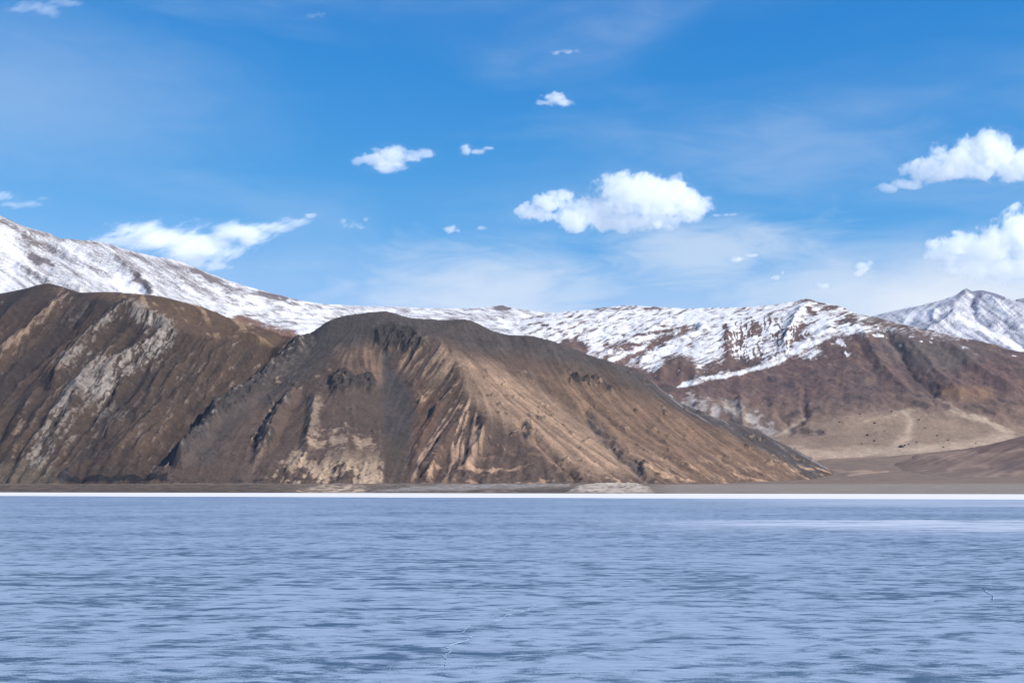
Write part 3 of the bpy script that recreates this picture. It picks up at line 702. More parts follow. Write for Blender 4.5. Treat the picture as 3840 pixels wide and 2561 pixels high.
# ------------------------------------------------------------------ half-snowy ridge right of centre with its sandy fan
def build_snow_ridge():
    crest = [(1900, 1215, 9500), (2033, 1184, 9500), (2147, 1172, 9500), (2230, 1163, 9500), (2295, 1154, 9500), (2361, 1150, 9500), (2415, 1156, 9500), (2492, 1158, 9450), (2581, 1169, 9400), (2665, 1160, 9350), (2736, 1162, 9300), (2814, 1160, 9250), (2885, 1157, 9200),
             (2921, 1145, 9150), (2974, 1136, 9100), (3034, 1121, 9050), (3068, 1135, 9000), (3120, 1146, 8950), (3160, 1152, 8900), (3223, 1186, 8800), (3303, 1198, 8700), (3361, 1215, 8600), (3447, 1235, 8450), (3504, 1241, 8350), (3590, 1267, 8250), (3665, 1278, 8150), (3734, 1293, 8050), (3791, 1313, 7950), (3840, 1321, 7900), (4000, 1360, 7800), (4300, 1420, 7700)]
    fan_top = [(2860, 1640, 6500), (3000, 1600, 6550), (3150, 1560, 6600), (3350, 1555, 6600), (3550, 1570, 6500), (3750, 1590, 6400), (4100, 1600, 6300)]
    fan_bot = [(2750, 1680, 5900), (2900, 1700, 5750), (3080, 1718, 5620), (3260, 1712, 5580), (3440, 1700, 5560), (3660, 1690, 5560), (3900, 1680, 5560), (4300, 1660, 5560)]
    def deeper(ps):
        return [(u, v, y + max(0.0, 8300 - y) * 0.33) for u, v, y in ps]
    fan_top, fan_bot = deeper(fan_top), deeper(fan_bot)
    R = Relief(-150, 4050, 6150, 10600, 9, [crest, fan_top, fan_bot], deeper(
               [(2250, 1270, 8700), (2450, 1290, 8600), (2200, 1350, 8100), (2420, 1420, 7900), (2650, 1290, 8400), (2780, 1385, 8000), (2800, 1300, 8400), (2950, 1260, 8450), (2950, 1390, 7900), (3150, 1350, 7900), (3300, 1330, 7900), (3500, 1380, 7550),
                (2600, 1440, 7750), (2700, 1500, 7350), (2620, 1530, 7200), (2750, 1590, 6850), (2850, 1560, 6900), (3000, 1480, 7250), (3200, 1460, 7200), (3450, 1480, 7050), (3700, 1470, 6950), (3900, 1480, 6850), (2500, 1560, 7200)]), seed=6)
    R.behind(crest, [(350, 0.9), (900, 0.6)])
    R.front(fan_bot, 150, 30); R.front(fan_bot, 420, 110)
    R.solve()
    U, V = R.U, R.V
    crest_v = np.interp(U, [p[0] for p in crest], [p[1] for p in crest])
    body = smooth(V - crest_v, 2, 50)
    fanm = smooth(V, 1530, 1640) * smooth(U, 2780, 2950)
    fine = R.streak(1, 20, 1); wide = R.streak(3, 40, 2); broad = R.streak(9, 70, 3)
    rough = fbm(R.X / 260, R.Y / 260, 6, 5, 0.55, True); n3 = fbm(R.X / 80, R.Y / 80, 5, 15, 0.6)
    d1 = R.beds(-24, 13, 130, 31); d2 = R.beds(-18, 5.5, 36, 32); d3 = R.beds(24, 12, 90, 33)
    R.Z += body * stroke_relief(R, [
        ([(2600, 1236), (2480, 1285), (2330, 1362)], 26, -26), ([(2640, 1230), (2520, 1290), (2400, 1350)], 22, 26), ([(2500, 1215), (2400, 1270), (2280, 1330)], 24, 20),
        ([(2740, 1240), (2725, 1300), (2735, 1350)], 30, 22), ([(2760, 1365), (2830, 1375)], 34, -24), ([(2480, 1400), (2540, 1370), (2600, 1400)], 40, 30), ([(3034, 1130), (2980, 1200), (2940, 1290)], 36, 40),
        ([(3110, 1240), (3000, 1310), (2860, 1375), (2600, 1440)], 26, 26), ([(3320, 1230), (3360, 1300), (3420, 1400), (3500, 1470)], 34, -34), ([(3240, 1260), (3300, 1370), (3400, 1480)], 36, 30), ([(3420, 1290), (3500, 1390), (3600, 1480)], 36, 24),
        ([(3560, 1290), (3680, 1390), (3800, 1460)], 36, 20), ([(2780, 1500), (2790, 1600), (2750, 1650)], 26, 26), ([(2920, 1560), (2960, 1600), (3000, 1580)], 26, -18), ([(2620, 1520), (2700, 1530), (2760, 1580)], 34, 26),
        ([(3015, 1470), (3020, 1560)], 22, -14), ([(3180, 1500), (3260, 1505)], 24, 18), ([(3420, 1510), (3480, 1520)], 24, 16), ([(3640, 1530), (3760, 1570)], 24, 14), ([(3590, 1440), (3700, 1500), (3840, 1560)], 26, 14)])
    R.Z += body * (1 - fanm) * (fine * 0.6 + wide * 0.9 + broad * 1.2 + rough * 12 + n3 * 7 + d2 * 6) + (1 - body) * fbm(R.X / 70, R.Y / 70, 4, 36) * 7 + fanm * (rough * 2 + fbm(R.X / 300, R.Y / 300, 3, 6) * 8)
    R.base()
    R.paint(srgb(94, 77, 77))
    n1 = fbm(R.X / 300, R.Y / 300, 5, 63)
    R.over(smooth(n1, -0.1, 0.35) * 0.7, srgb(92, 80, 78))
    R.over(smooth(n3, 0.05, 0.4) * 0.5, srgb(124, 102, 88))
    R.over(smooth(V, 1440, 1590) * 0.6, srgb(126, 108, 96))
    R.over(smooth(d3, 0.08, 0.4) * 0.4, srgb(122, 106, 98)); R.over(smooth(-d3, 0.12, 0.45) * 0.4, srgb(84, 74, 74))
    R.over(R.poly([(3290, 1240), (3600, 1280), (3700, 1330), (3560, 1400), (3400, 1380), (3280, 1300)], 40) * 0.6, srgb(92, 88, 88))
    R.over(smooth(fbm(R.X / 120, R.Y / 160, 4, 73), 0.22, 0.45) * (1 - fanm) * 0.7, srgb(64, 60, 66))
    # fan of pale sand
    fan = R.poly([(2870, 1640), (3000, 1590), (3100, 1560), (3300, 1545), (3500, 1550), (3700, 1590), (3950, 1600), (3950, 1670), (3660, 1695), (3440, 1705), (3260, 1716), (3060, 1726), (2960, 1700)], 30)
    R.over(fan * 0.9, srgb(138, 121, 107))
    bright = np.clip(R.stroke([(2960, 1690), (3060, 1708), (3260, 1700), (3440, 1690), (3660, 1668), (3790, 1640)], 34) * 1.3 + R.stroke([(3340, 1690), (3400, 1640), (3420, 1580), (3400, 1550)], 26) + R.stroke([(3560, 1540), (3700, 1580), (3790, 1620)], 18)
                     + R.stroke([(3780, 1620), (3680, 1570), (3520, 1500), (3420, 1440)], 10) * 0.8 + R.stroke([(2910, 1634), (2960, 1615), (3010, 1575)], 14) * 1.2 + R.stroke([(3450, 1530), (3360, 1550), (3250, 1580)], 14) * .6, 0, 1)
    R.over(smooth(bright + 0.5 * fbm(R.X / 120, R.Y / 120, 4, 86), -0.05, 1.3) * 0.75 * smooth(V, 1400, 1560), srgb(178, 162, 144))
    R.over(R.poly([(3180, 1440), (3350, 1450), (3300, 1520), (3100, 1530)], 40) * 0.5, srgb(88, 78, 78))
    for p in ([(3430, 1510), (3475, 1520)], [(3190, 1485), (3260, 1500)], [(3015, 1500), (3030, 1560)], [(2940, 1440), (2970, 1448)], [(3380, 1375), (3440, 1440), (3500, 1490)], [(3650, 1520), (3720, 1545)], [(2970, 1620), (3010, 1590)], [(3010, 1615), (3080, 1618)], [(2990, 1550), (2950, 1560)]):
        R.over(smooth(R.stroke(p, 30) + 0.7 * n3, 0.3, 0.9) * 0.75, srgb(66, 60, 63))
    for p in ([(2670, 1560), (2700, 1530), (2760, 1530)], [(2815, 1560), (2850, 1600), (2890, 1620)], [(2590, 1500), (2580, 1520)], [(2640, 1520), (2625, 1540)]):
        k_ = R.stroke(p, 46)
        R.over(smooth(k_ * .8 + 1.1 * fbm(R.X / 50, R.Y / 70, 4, 85, 0.65), 0.25, 0.8) * smooth(k_, 0.0, 0.25) * .9, srgb(168, 162, 160))
    R.over(R.poly([(2700, 1500), (2790, 1510), (2800, 1570), (2740, 1575)], 20) * .6, srgb(128, 122, 116))
    R.over(smooth(R.stroke([(3700, 1480), (3560, 1470)], 60) + .3 * n3, .3, .8) * .5, srgb(140, 112, 88))
    # snow
    zone = R.poly([(1850, 1330), (1850, 1100), (2300, 1100), (3000, 1080), (3160, 1130), (3290, 1190), (3450, 1225), (3600, 1262), (3590, 1278), (3441, 1252), (3292, 1250), (3190, 1262), (3120, 1262), (3060, 1285), (3103, 1340), (2960, 1344), (2900, 1372), (2831, 1383), (2640, 1425), (2534, 1455), (2560, 1430), (2440, 1400), (2331, 1375), (2284, 1354), (2194, 1336), (2117, 1300)], 38)
    snow = zone * (0.74 + 0.6 * d1 + 0.95 * d2 + 0.4 * n3) - (1 - zone) * zone * 0.6
    sq = R.poly([(2720, 1210), (2860, 1190), (2990, 1200), (3040, 1250), (2960, 1310), (2880, 1350), (2760, 1340), (2710, 1280)], 22)
    curl = fbm(U / 11 + 2.6 * fbm(U / 60, V / 60, 3, 44), V / 60 + 0.8 * fbm(U / 40, V / 40, 2, 48), 3, 45)
    snow -= sq * smooth(curl, -0.05, 0.22) * 0.75
    strips = fbm(R.X / 150, (R.Y + R.X * 0.5) / 500, 4, 46)
    for pp, am in (([(2720, 1300), (2760, 1350), (2845, 1350), (2850, 1375), (2760, 1390), (2715, 1375)], 1.3), ([(2474, 1400), (2500, 1345), (2570, 1330), (2611, 1370), (2600, 1420), (2540, 1432)], 1.3),
                   ([(2600, 1230), (2480, 1288), (2330, 1368), (2285, 1350), (2400, 1300), (2520, 1252)], 1.1), ([(2266, 1300), (2330, 1284), (2390, 1292), (2340, 1312)], 1.1), ([(2110, 1280), (2160, 1274), (2206, 1290), (2200, 1325), (2130, 1310)], 1.2),
                   ([(2610, 1400), (2690, 1340), (2720, 1380), (2640, 1420)], .9)):
        snow -= R.poly(pp, 20, .8) * (am * 0.85 + 0.6 * n3)
    for p, wd, am in (([(2600, 1215), (2470, 1250), (2340, 1262)], 7, .7), ([(2720, 1220), (2735, 1300)], 14, .6), ([(3030, 1160), (3050, 1175)], 12, .8), ([(3060, 1140), (3200, 1190)], 22, .45), ([(2240, 1163), (2361, 1152), (2480, 1160)], 7, .6), ([(2974, 1136), (3034, 1124), (3120, 1148)], 9, .5),
                      ([(3150, 1200), (3300, 1215), (3400, 1230)], 18, .5), ([(3010, 1215), (2990, 1270)], 16, .7), ([(2050, 1230), (2120, 1245)], 10, .5), ([(1980, 1215), (2060, 1222)], 8, .6)):
        snow -= R.stroke(p, wd) * am
    for p, wd in (([(3110, 1262), (3000, 1310), (2880, 1372), (2700, 1412), (2600, 1432)], 13), ([(2560, 1440), (2640, 1420)], 12), ([(2540, 1452), (2590, 1438)], 8), ([(2420, 1300), (2350, 1326), (2284, 1354)], 12), ([(2260, 1290), (2200, 1330)], 10)):
        snow = np.maximum(snow, smooth(R.stroke(p, wd * 1.25, .7), 0.05, 0.8) * (0.74 + 0.7 * d2 + 0.4 * n3))
    dust = smooth(fbm(R.X / 90, R.Y / 140, 4, 47), 0.22, 0.4) * R.poly([(3030, 1270), (3300, 1240), (3600, 1270), (3840, 1320), (3840, 1360), (3600, 1310), (3300, 1290), (3120, 1360), (2960, 1370)], 24)
    snow = np.maximum(snow, dust * 0.75)
    o = R.build('snow_ridge', M_FAR, np.clip(snow, 0, 1.2))
    tag(o, 'mountain ridge right of centre, snow patches above plum slopes and a pale sandy fan', 'mountain', 'structure')
    return R

R_ridge = build_snow_ridge()


# ------------------------------------------------------------------ boulders lying on the sandy fan
def on_slope(R, u, v):
    """The nearest point of a slope seen along one bearing."""
    ok = (np.abs(R.U - u) < 5) & (np.abs(R.V - v) < 4)
    if not ok.any(): return None
    k = np.argmin(np.where(ok, R.Y, 1e9)); k = np.unravel_index(k, R.Y.shape)
    return np.array([R.X[k], R.Y[k], R.Z[k]])

dark_rock = bpy.data.materials.new('dark_boulder_rock'); dark_rock.use_nodes = True
nt_ = NT(dark_rock.node_tree); o_ = nt_.n('ShaderNodeOutputMaterial'); b_ = nt_.n('ShaderNodeBsdfPrincipled')
b_.inputs['Roughness'].default_value = 0.9
nt_.put(b_.inputs['Base Color'], nt_.mix(nt_.noise(nt_.n('ShaderNodeTexCoord').outputs['Object'], 0.35, 4), (0.030, 0.026, 0.026, 1), (0.075, 0.064, 0.060, 1)))
nt_.put(o_.inputs[0], b_.outputs[0])

import bmesh
def boulder_mesh(seed):
    rs = random.Random(seed); bm = bmesh.new()
    bmesh.ops.create_icosphere(bm, subdivisions=2, radius=1.0)
    for vt in bm.verts:
        vt.co *= rs.uniform(0.78, 1.15)
        vt.co.x *= 1.25; vt.co.z = max(vt.co.z, -0.35) * 0.85
    me = bpy.data.meshes.new('boulder'); bm.to_mesh(me); bm.free(); me.materials.append(dark_rock); return me
BMESH = [boulder_mesh(k) for k in range(4)]
for k, (u, v, r, lab) in enumerate([
        (3384, 1673, 11, 'largest dark boulder, on the lower edge of the pale sandy fan'), (3398, 1668, 6, 'dark boulder touching the right side of the largest boulder on the fan'), (3412, 1664, 4.5, 'second small dark boulder to the right of the largest boulder on the fan'), (3440, 1656, 5, 'small dark boulder ending the short row right of the largest boulder'),
        (3257, 1629, 8, 'dark round boulder alone in the middle left of the sandy fan'), (3280, 1586, 6, 'dark boulder high on the sandy fan above the round one'), (3279, 1651, 6, 'dark boulder just below the round one on the sandy fan'), (3233, 1662, 4.5, 'small dark boulder low on the fan, lowest one left of the pale sand streak'), (3228, 1548, 5, 'small dark boulder at the upper left margin of the sandy fan'),
        (3345, 1540, 4.5, 'topmost small dark boulder of the fan, just under the brown slope'), (3448, 1572, 5, 'small dark boulder right of the top of the pale sand streak'), (3470, 1603, 4, 'tiny dark stone right of the pale sand streak, halfway up the fan'), (3543, 1673, 5, 'small dark boulder near the lower right edge of the sandy fan'), (3515, 1630, 5, 'small dark boulder in the right half of the fan, upper left of a pair'), (3560, 1647, 4.5, 'small dark boulder in the right half of the fan, lower right of a pair'), (3660, 1660, 4, 'rightmost small dark stone of the sandy fan, above the low rise'), (3090, 1617, 4.5, 'small dark boulder at the left of the fan, right of the leftmost stone'), (3035, 1618, 5, 'leftmost dark stone of the sandy fan, near the pale track'), (3150, 1580, 4, 'tiny dark stone between the leftmost stones and the upper left margin boulder'), (3320, 1612, 4, 'tiny dark stone in the middle of the fan, right of the round boulder')]):
    p = on_slope(R_ridge, u, v)
    if p is None: continue
    o = bpy.data.objects.new('boulder', BMESH[k % 4]); scene.collection.objects.link(o)
    s_ = 0.72 * r / FPX * p[1]
    o.location = (p[0], p[1], p[2] + 0.25 * s_); o.scale = (s_, s_, s_); o.rotation_euler = (0, 0, k * 1.7)
    tag(o, lab, 'boulder', group='dark boulders scattered on the sandy fan')


# ------------------------------------------------------------------ far snowy peak at the right edge
def build_far_peak():
    crest = [(3150, 1230, 14500), (3298, 1188, 14400), (3361, 1173, 14300), (3430, 1158, 14200), (3487, 1143, 14100), (3562, 1118, 14000), (3590, 1103, 14000), (3625, 1083, 14000), (3648, 1092, 14000), (3682, 1088, 14000), (3711, 1095, 14000), (3763, 1115, 14000), (3803, 1133, 14000), (3850, 1150, 14000), (3950, 1190, 14000), (4200, 1250, 14000)]
    spur = [(3625, 1083, 14000), (3600, 1150, 13500), (3560, 1190, 13200), (3500, 1240, 12800)]
    spur2 = [(3648, 1092, 14000), (3640, 1180, 13300), (3720, 1250, 12800), (3840, 1310, 12300)]
    val = [(3570, 1230, 13000), (3640, 1270, 12600)]
    R = Relief(3300, 6700, 11700, 15800, 14, [crest, spur, spur2, val], [(3760, 1180, 13400), (3840, 1250, 12900), (3400, 1230, 13300), (3300, 1260, 12900), (3700, 1330, 12000), (3400, 1300, 12200), (4000, 1350, 12000)], seed=8)
    R.behind(crest, [(500, 0.88), (1300, 0.5)])
    R.solve()
    crest_v = np.interp(R.U, [p[0] for p in crest], [p[1] for p in crest])
    body = smooth(R.V - crest_v, 0, 40)
    fine = R.streak(1, 22, 1); wide = R.streak(3, 40, 2); rough = fbm(R.X / 420, R.Y / 420, 6, 5, 0.55, True)
    R.Z += body * stroke_relief(R, [([(3590, 1110), (3560, 1150), (3500, 1180)], 24, 50), ([(3640, 1130), (3660, 1190), (3700, 1220)], 22, -60), ([(3700, 1100), (3760, 1180), (3840, 1230)], 30, 60), ([(3580, 1180), (3540, 1220), (3480, 1250)], 24, 50), ([(3760, 1230), (3800, 1270), (3840, 1300)], 26, -50)])
    R.Z += body * (fine * 1.0 + wide * 2.5 + rough * 22) + (1 - body) * fbm(R.X / 110, R.Y / 110, 4, 37) * 9
    R.base()
    R.paint(srgb(112, 116, 136))  # distance haze painted into the bluish rock colour
    snow = 0.47 + 0.04 * wide + 0.04 * fine + 0.30 * R.beds(35, 16, 90, 41) + 0.25 * R.beds(-40, 10, 50, 42)
    snow -= R.stroke([(3625, 1085), (3600, 1105), (3570, 1140)], 14, .5) * .35 + R.stroke([(3640, 1090), (3670, 1100), (3650, 1150)], 16, .5) * .5 + R.stroke([(3690, 1090), (3763, 1118)], 9, .3) * .7
    snow += R.stroke([(3590, 1190), (3680, 1235), (3760, 1270), (3850, 1325)], 14, .5) * .6 + R.stroke([(3400, 1190), (3520, 1175)], 26) * .3
    o = R.build('distant_peak', M_FAR, np.clip(snow, 0, 1.2))
    tag(o, 'distant pointed snow peak at the far right, paler than the ridge before it', 'mountain', 'structure')

    crest = [(3740, 1180, 17500), (3790, 1140, 17500), (3815, 1126, 17500), (3840, 1123, 17500), (3900, 1110, 17500), (4000, 1140, 17500)]
    R = Relief(6600, 8600, 16000, 18600, 22, [crest], [(3700, 1250, 16200), (3850, 1230, 16200), (4000, 1230, 16200)], seed=12)
    R.behind(crest, [(500, 0.85), (1000, 0.6)])
    R.solve(); R.Z += fbm(R.X / 300, R.Y / 300, 5, 5, 0.5, True) * 14
    R.base(); R.paint(srgb(92, 88, 96))
    o = R.build('farther_peak', M_FAR, 0.38 + 0.2 * fbm(R.X / 100, R.Y / 100, 4, 3))
    tag(o, 'small dark far peak cut by the right edge, behind the pointed snow peak', 'mountain', 'structure')
    crest = [(3220, 1230, 17500), (3330, 1185, 17500), (3390, 1160, 17500), (3440, 1143, 17500), (3520, 1160, 17500), (3600, 1200, 17500)]
    R = Relief(4700, 6600, 16000, 18600, 22, [crest], [(3250, 1250, 16200), (3450, 1230, 16200), (3600, 1230, 16200)], seed=13)
    R.behind(crest, [(500, 0.85), (1000, 0.6)])
    R.solve(); R.Z += fbm(R.X / 300, R.Y / 300, 5, 5, 0.5, True) * 10
    R.base(); R.paint(srgb(150, 150, 156))
    o = R.build('white_hump', M_FAR, 0.95 + 0.2 * fbm(R.X / 100, R.Y / 100, 4, 3))
    tag(o, 'faint white hump of far mountain showing left of the pointed peak', 'mountain', 'structure')

build_far_peak()


# ------------------------------------------------------------------ frozen lake
def build_lake():
    me = bpy.data.meshes.new('lake')
    me.from_pydata([(-14000, -3000, 0), (14000, -3000, 0), (14000, 4700, 0), (-14000, 4700, 0)], [], [(0, 1, 2, 3)])
    m = bpy.data.materials.new('lake_ice'); m.use_nodes = True
    t = NT(m.node_tree)
    o = t.n('ShaderNodeOutputMaterial'); b = t.n('ShaderNodeBsdfPrincipled')
    P = t.n('ShaderNodeNewGeometry').outputs['Position']
    sp = t.n('ShaderNodeSeparateXYZ'); t.put(sp.inputs[0], P)
    px, py = sp.outputs[0], sp.outputs[1]
    warp = t.vm('SCALE', t.vm('SUBTRACT', t.noise(P, 0.12, 3, 0.5, color=True), (0.5, 0.5, 0.5)), scale=5.0)
    Q = t.vm('ADD', P, warp)
    big = t.noise(t.scalev(Q, (0.09, 0.14, 0.1)), 1.0, 3, 0.5)
    mid = t.noise(t.scalev(Q, (0.32, 0.50, 0.3)), 1.0, 4, 0.55)
    sml = t.noise(t.scalev(Q, (0.9, 1.7, 1.0)), 1.0, 3, 0.6)
    grn = t.noise(t.scalev(P, (9.0, 9.0, 9.0)), 1.0, 2, 0.6)
    huge = t.noise(t.scalev(P, (0.012, 0.02, 0.02)), 1.0, 2, 0.5)
    lng = t.noise(t.scalev(Q, (0.12, 0.55, 0.3)), 1.0, 3, 0.55)
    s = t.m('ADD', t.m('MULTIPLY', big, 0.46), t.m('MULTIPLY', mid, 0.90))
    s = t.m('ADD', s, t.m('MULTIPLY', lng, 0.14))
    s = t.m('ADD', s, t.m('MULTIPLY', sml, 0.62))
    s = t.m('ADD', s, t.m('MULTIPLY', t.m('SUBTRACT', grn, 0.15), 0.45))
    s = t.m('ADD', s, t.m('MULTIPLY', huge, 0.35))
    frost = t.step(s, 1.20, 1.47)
    # far belt of dry snow along the opposite shore, and a thin drift belt to the right
    wob = t.noise(t.scalev(P, (0.004, 0.004, 0.004)), 1.0, 3, 0.5)
    edge = t.m('ADD', t.m('ADD', 1240.0, t.m('MULTIPLY', px, -0.55)), t.m('MULTIPLY', t.m('SUBTRACT', wob, 0.5), 160.0))
    far = t.step(t.m('SUBTRACT', py, edge), -25.0, 25.0)
    dn = t.noise(t.scalev(P, (0.03, 0.03, 0.03)), 1.0, 4, 0.6)
    drift = t.m('MULTIPLY', t.step(t.m('ADD', py, t.m('MULTIPLY', dn, 90.0)), 255.0, 325.0), t.step(t.m('ADD', py, t.m('MULTIPLY', dn, 40.0)), 352.0, 340.0, 0.0, 1.0))
    dx_ = t.m('ADD', px, t.m('MULTIPLY', dn, 60.0))
    drift = t.m('MULTIPLY', drift, t.step(dx_, 35.0, 120.0))
    drift = t.m('MULTIPLY', drift, t.step(t.noise(t.scalev(P, (0.045, 0.11, 0.1)), 1.0, 4, 0.65), 0.30, 0.60))
    belt = t.m('MULTIPLY', t.step(t.m('ADD', py, t.m('MULTIPLY', wob, 120.0)), 620.0, 660.0), t.step(dx_, 60.0, 300.0))
    belt = t.m('MULTIPLY', belt, t.m('ADD', 0.15, t.m('MULTIPLY', t.noise(t.scalev(P, (0.004, 0.02, 0.02)), 1.0, 3, 0.5), 0.6)))
    drift = t.m('MAXIMUM', drift, belt)
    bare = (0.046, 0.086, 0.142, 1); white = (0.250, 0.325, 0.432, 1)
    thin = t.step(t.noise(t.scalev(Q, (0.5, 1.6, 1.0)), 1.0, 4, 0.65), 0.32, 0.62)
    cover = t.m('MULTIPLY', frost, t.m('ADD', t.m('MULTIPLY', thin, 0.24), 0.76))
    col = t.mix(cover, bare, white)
    col = t.mix(t.m('MULTIPLY', drift, 0.75), col, (0.50, 0.54, 0.62, 1))
    col = t.mix(far, col, (0.64, 0.63, 0.63, 1))
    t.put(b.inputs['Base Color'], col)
    t.put(b.inputs['Roughness'], t.m('ADD', t.m('MULTIPLY', frost, 0.35), 0.45))
    b.inputs['IOR'].default_value = 1.31
    b.inputs['Specular IOR Level'].default_value = 0.25
    bump = t.n('ShaderNodeBump'); bump.inputs['Strength'].default_value = 0.25; bump.inputs['Distance'].default_value = 0.03
    t.put(bump.inputs['Height'], s)
    t.put(b.inputs['Normal'], bump.outputs[0])
    t.put(o.inputs[0], b.outputs[0])
    me.materials.append(m)
    lake = bpy.data.objects.new('lake', me); scene.collection.objects.link(lake)
    tag(lake, 'frozen blue lake with frost patches, white snow belt by the far shore', 'lake', 'structure')

    rm = bpy.data.materials.new('broken_ice'); rm.use_nodes = True
    rb = rm.node_tree.nodes['Principled BSDF']
    rb.inputs['Base Color'].default_value = (0.215, 0.30, 0.39, 1); rb.inputs['Roughness'].default_value = 0.6
    rnd = random.Random(4)
    def crack(pts, wid, hgt):
        """A low jagged pressure ridge: a broken wedge of ice along a path."""
        P2 = []
        for (u, v) in pts:
            y = CAM_H * FPX / (v - VH); P2.append(np.array([(u - CX) / FPX * y, y]))
        path = []
        for a, c in zip(P2[:-1], P2[1:]):
            n = max(2, int(np.linalg.norm(c - a) / 0.35))
            for k in range(n): path.append(a + (c - a) * k / n + np.array([rnd.uniform(-.1, .1), rnd.uniform(-.1, .1)]))
        path.append(P2[-1])
        vs, fs = [], []
        for k, p in enumerate(path):
            d = path[min(k + 1, len(path) - 1)] - path[max(k - 1, 0)]; d /= np.linalg.norm(d) + 1e-9
            nrm = np.array([-d[1], d[0]]); ww = wid * rnd.uniform(.5, 1.3); hh = hgt * rnd.uniform(.3, 1.2)
            a, c = p + nrm * ww, p - nrm * ww; top = p + nrm * ww * rnd.uniform(-.5, .5)
            vs += [(a[0], a[1], -0.02), (top[0], top[1], hh), (c[0], c[1], -0.02)]
        for k in range(len(path) - 1):
            i = 3 * k
            fs += [(i, i + 3, i + 4, i + 1), (i + 1, i + 4, i + 5, i + 2)]
        mm = bpy.data.meshes.new('pressure_ridge'); mm.from_pydata(vs, [], fs); mm.materials.append(rm)
        ob = bpy.data.objects.new('pressure_ridge', mm); ob.parent = lake; scene.collection.objects.link(ob)
        return ob
    crack([(2010, 2268), (1969, 2288), (1941, 2299), (1897, 2304), (1886, 2318), (1850, 2328)], 0.05, 0.03)
    crack([(1757, 2345), (1740, 2360), (1728, 2373), (1768, 2382), (1759, 2396), (1703, 2412), (1676, 2426), (1687, 2442), (1662, 2460), (1676, 2487), (1668, 2502)], 0.04, 0.03)
    crack([(1471, 2495), (1460, 2520), (1449, 2545), (1440, 2575)], 0.025, 0.01)
    crack([(1190, 2445), (1130, 2475), (1080, 2500), (1010, 2552), (1000, 2575)], 0.022, 0.008)
    crack([(890, 2452), (842, 2483), (787, 2508), (731, 2546), (700, 2575)], 0.022, 0.008)
    crack([(3690, 2205), (3700, 2222), (3722, 2232), (3724, 2250)], 0.05, 0.05)
    return lake

build_lake()


# ------------------------------------------------------------------ thin mountain air
hz = bpy.data.materials.new('mountain_air'); hz.use_nodes = True
ht = NT(hz.node_tree); ho = ht.n('ShaderNodeOutputMaterial'); hv = ht.n('ShaderNodeVolumePrincipled')
hv.inputs['Color'].default_value = (0.62, 0.78, 1.0, 1)
hv.inputs['Density'].default_value = 3.5e-6
ht.put(ho.inputs['Volume'], hv.outputs[0])
hz.cycles.homogeneous_volume = True
hx, hy0, hy1, hz0, hz1 = 26000.0, -4000.0, 37000.0, -14.0, 3050.0
hm = bpy.data.meshes.new('haze')
hm.from_pydata([(x, y, z) for z in (hz0, hz1) for y in (hy0, hy1) for x in (-hx, hx)], [],
               [(0, 2, 3, 1), (4, 5, 7, 6), (0, 1, 5, 4), (2, 6, 7, 3), (0, 4, 6, 2), (1, 3, 7, 5)])
hm.materials.append(hz)
haze = bpy.data.objects.new('haze', hm); scene.collection.objects.link(haze)
tag(haze, 'thin blue air between the lake and the far peaks', 'haze', 'stuff')


# ------------------------------------------------------------------ clouds
import bmesh

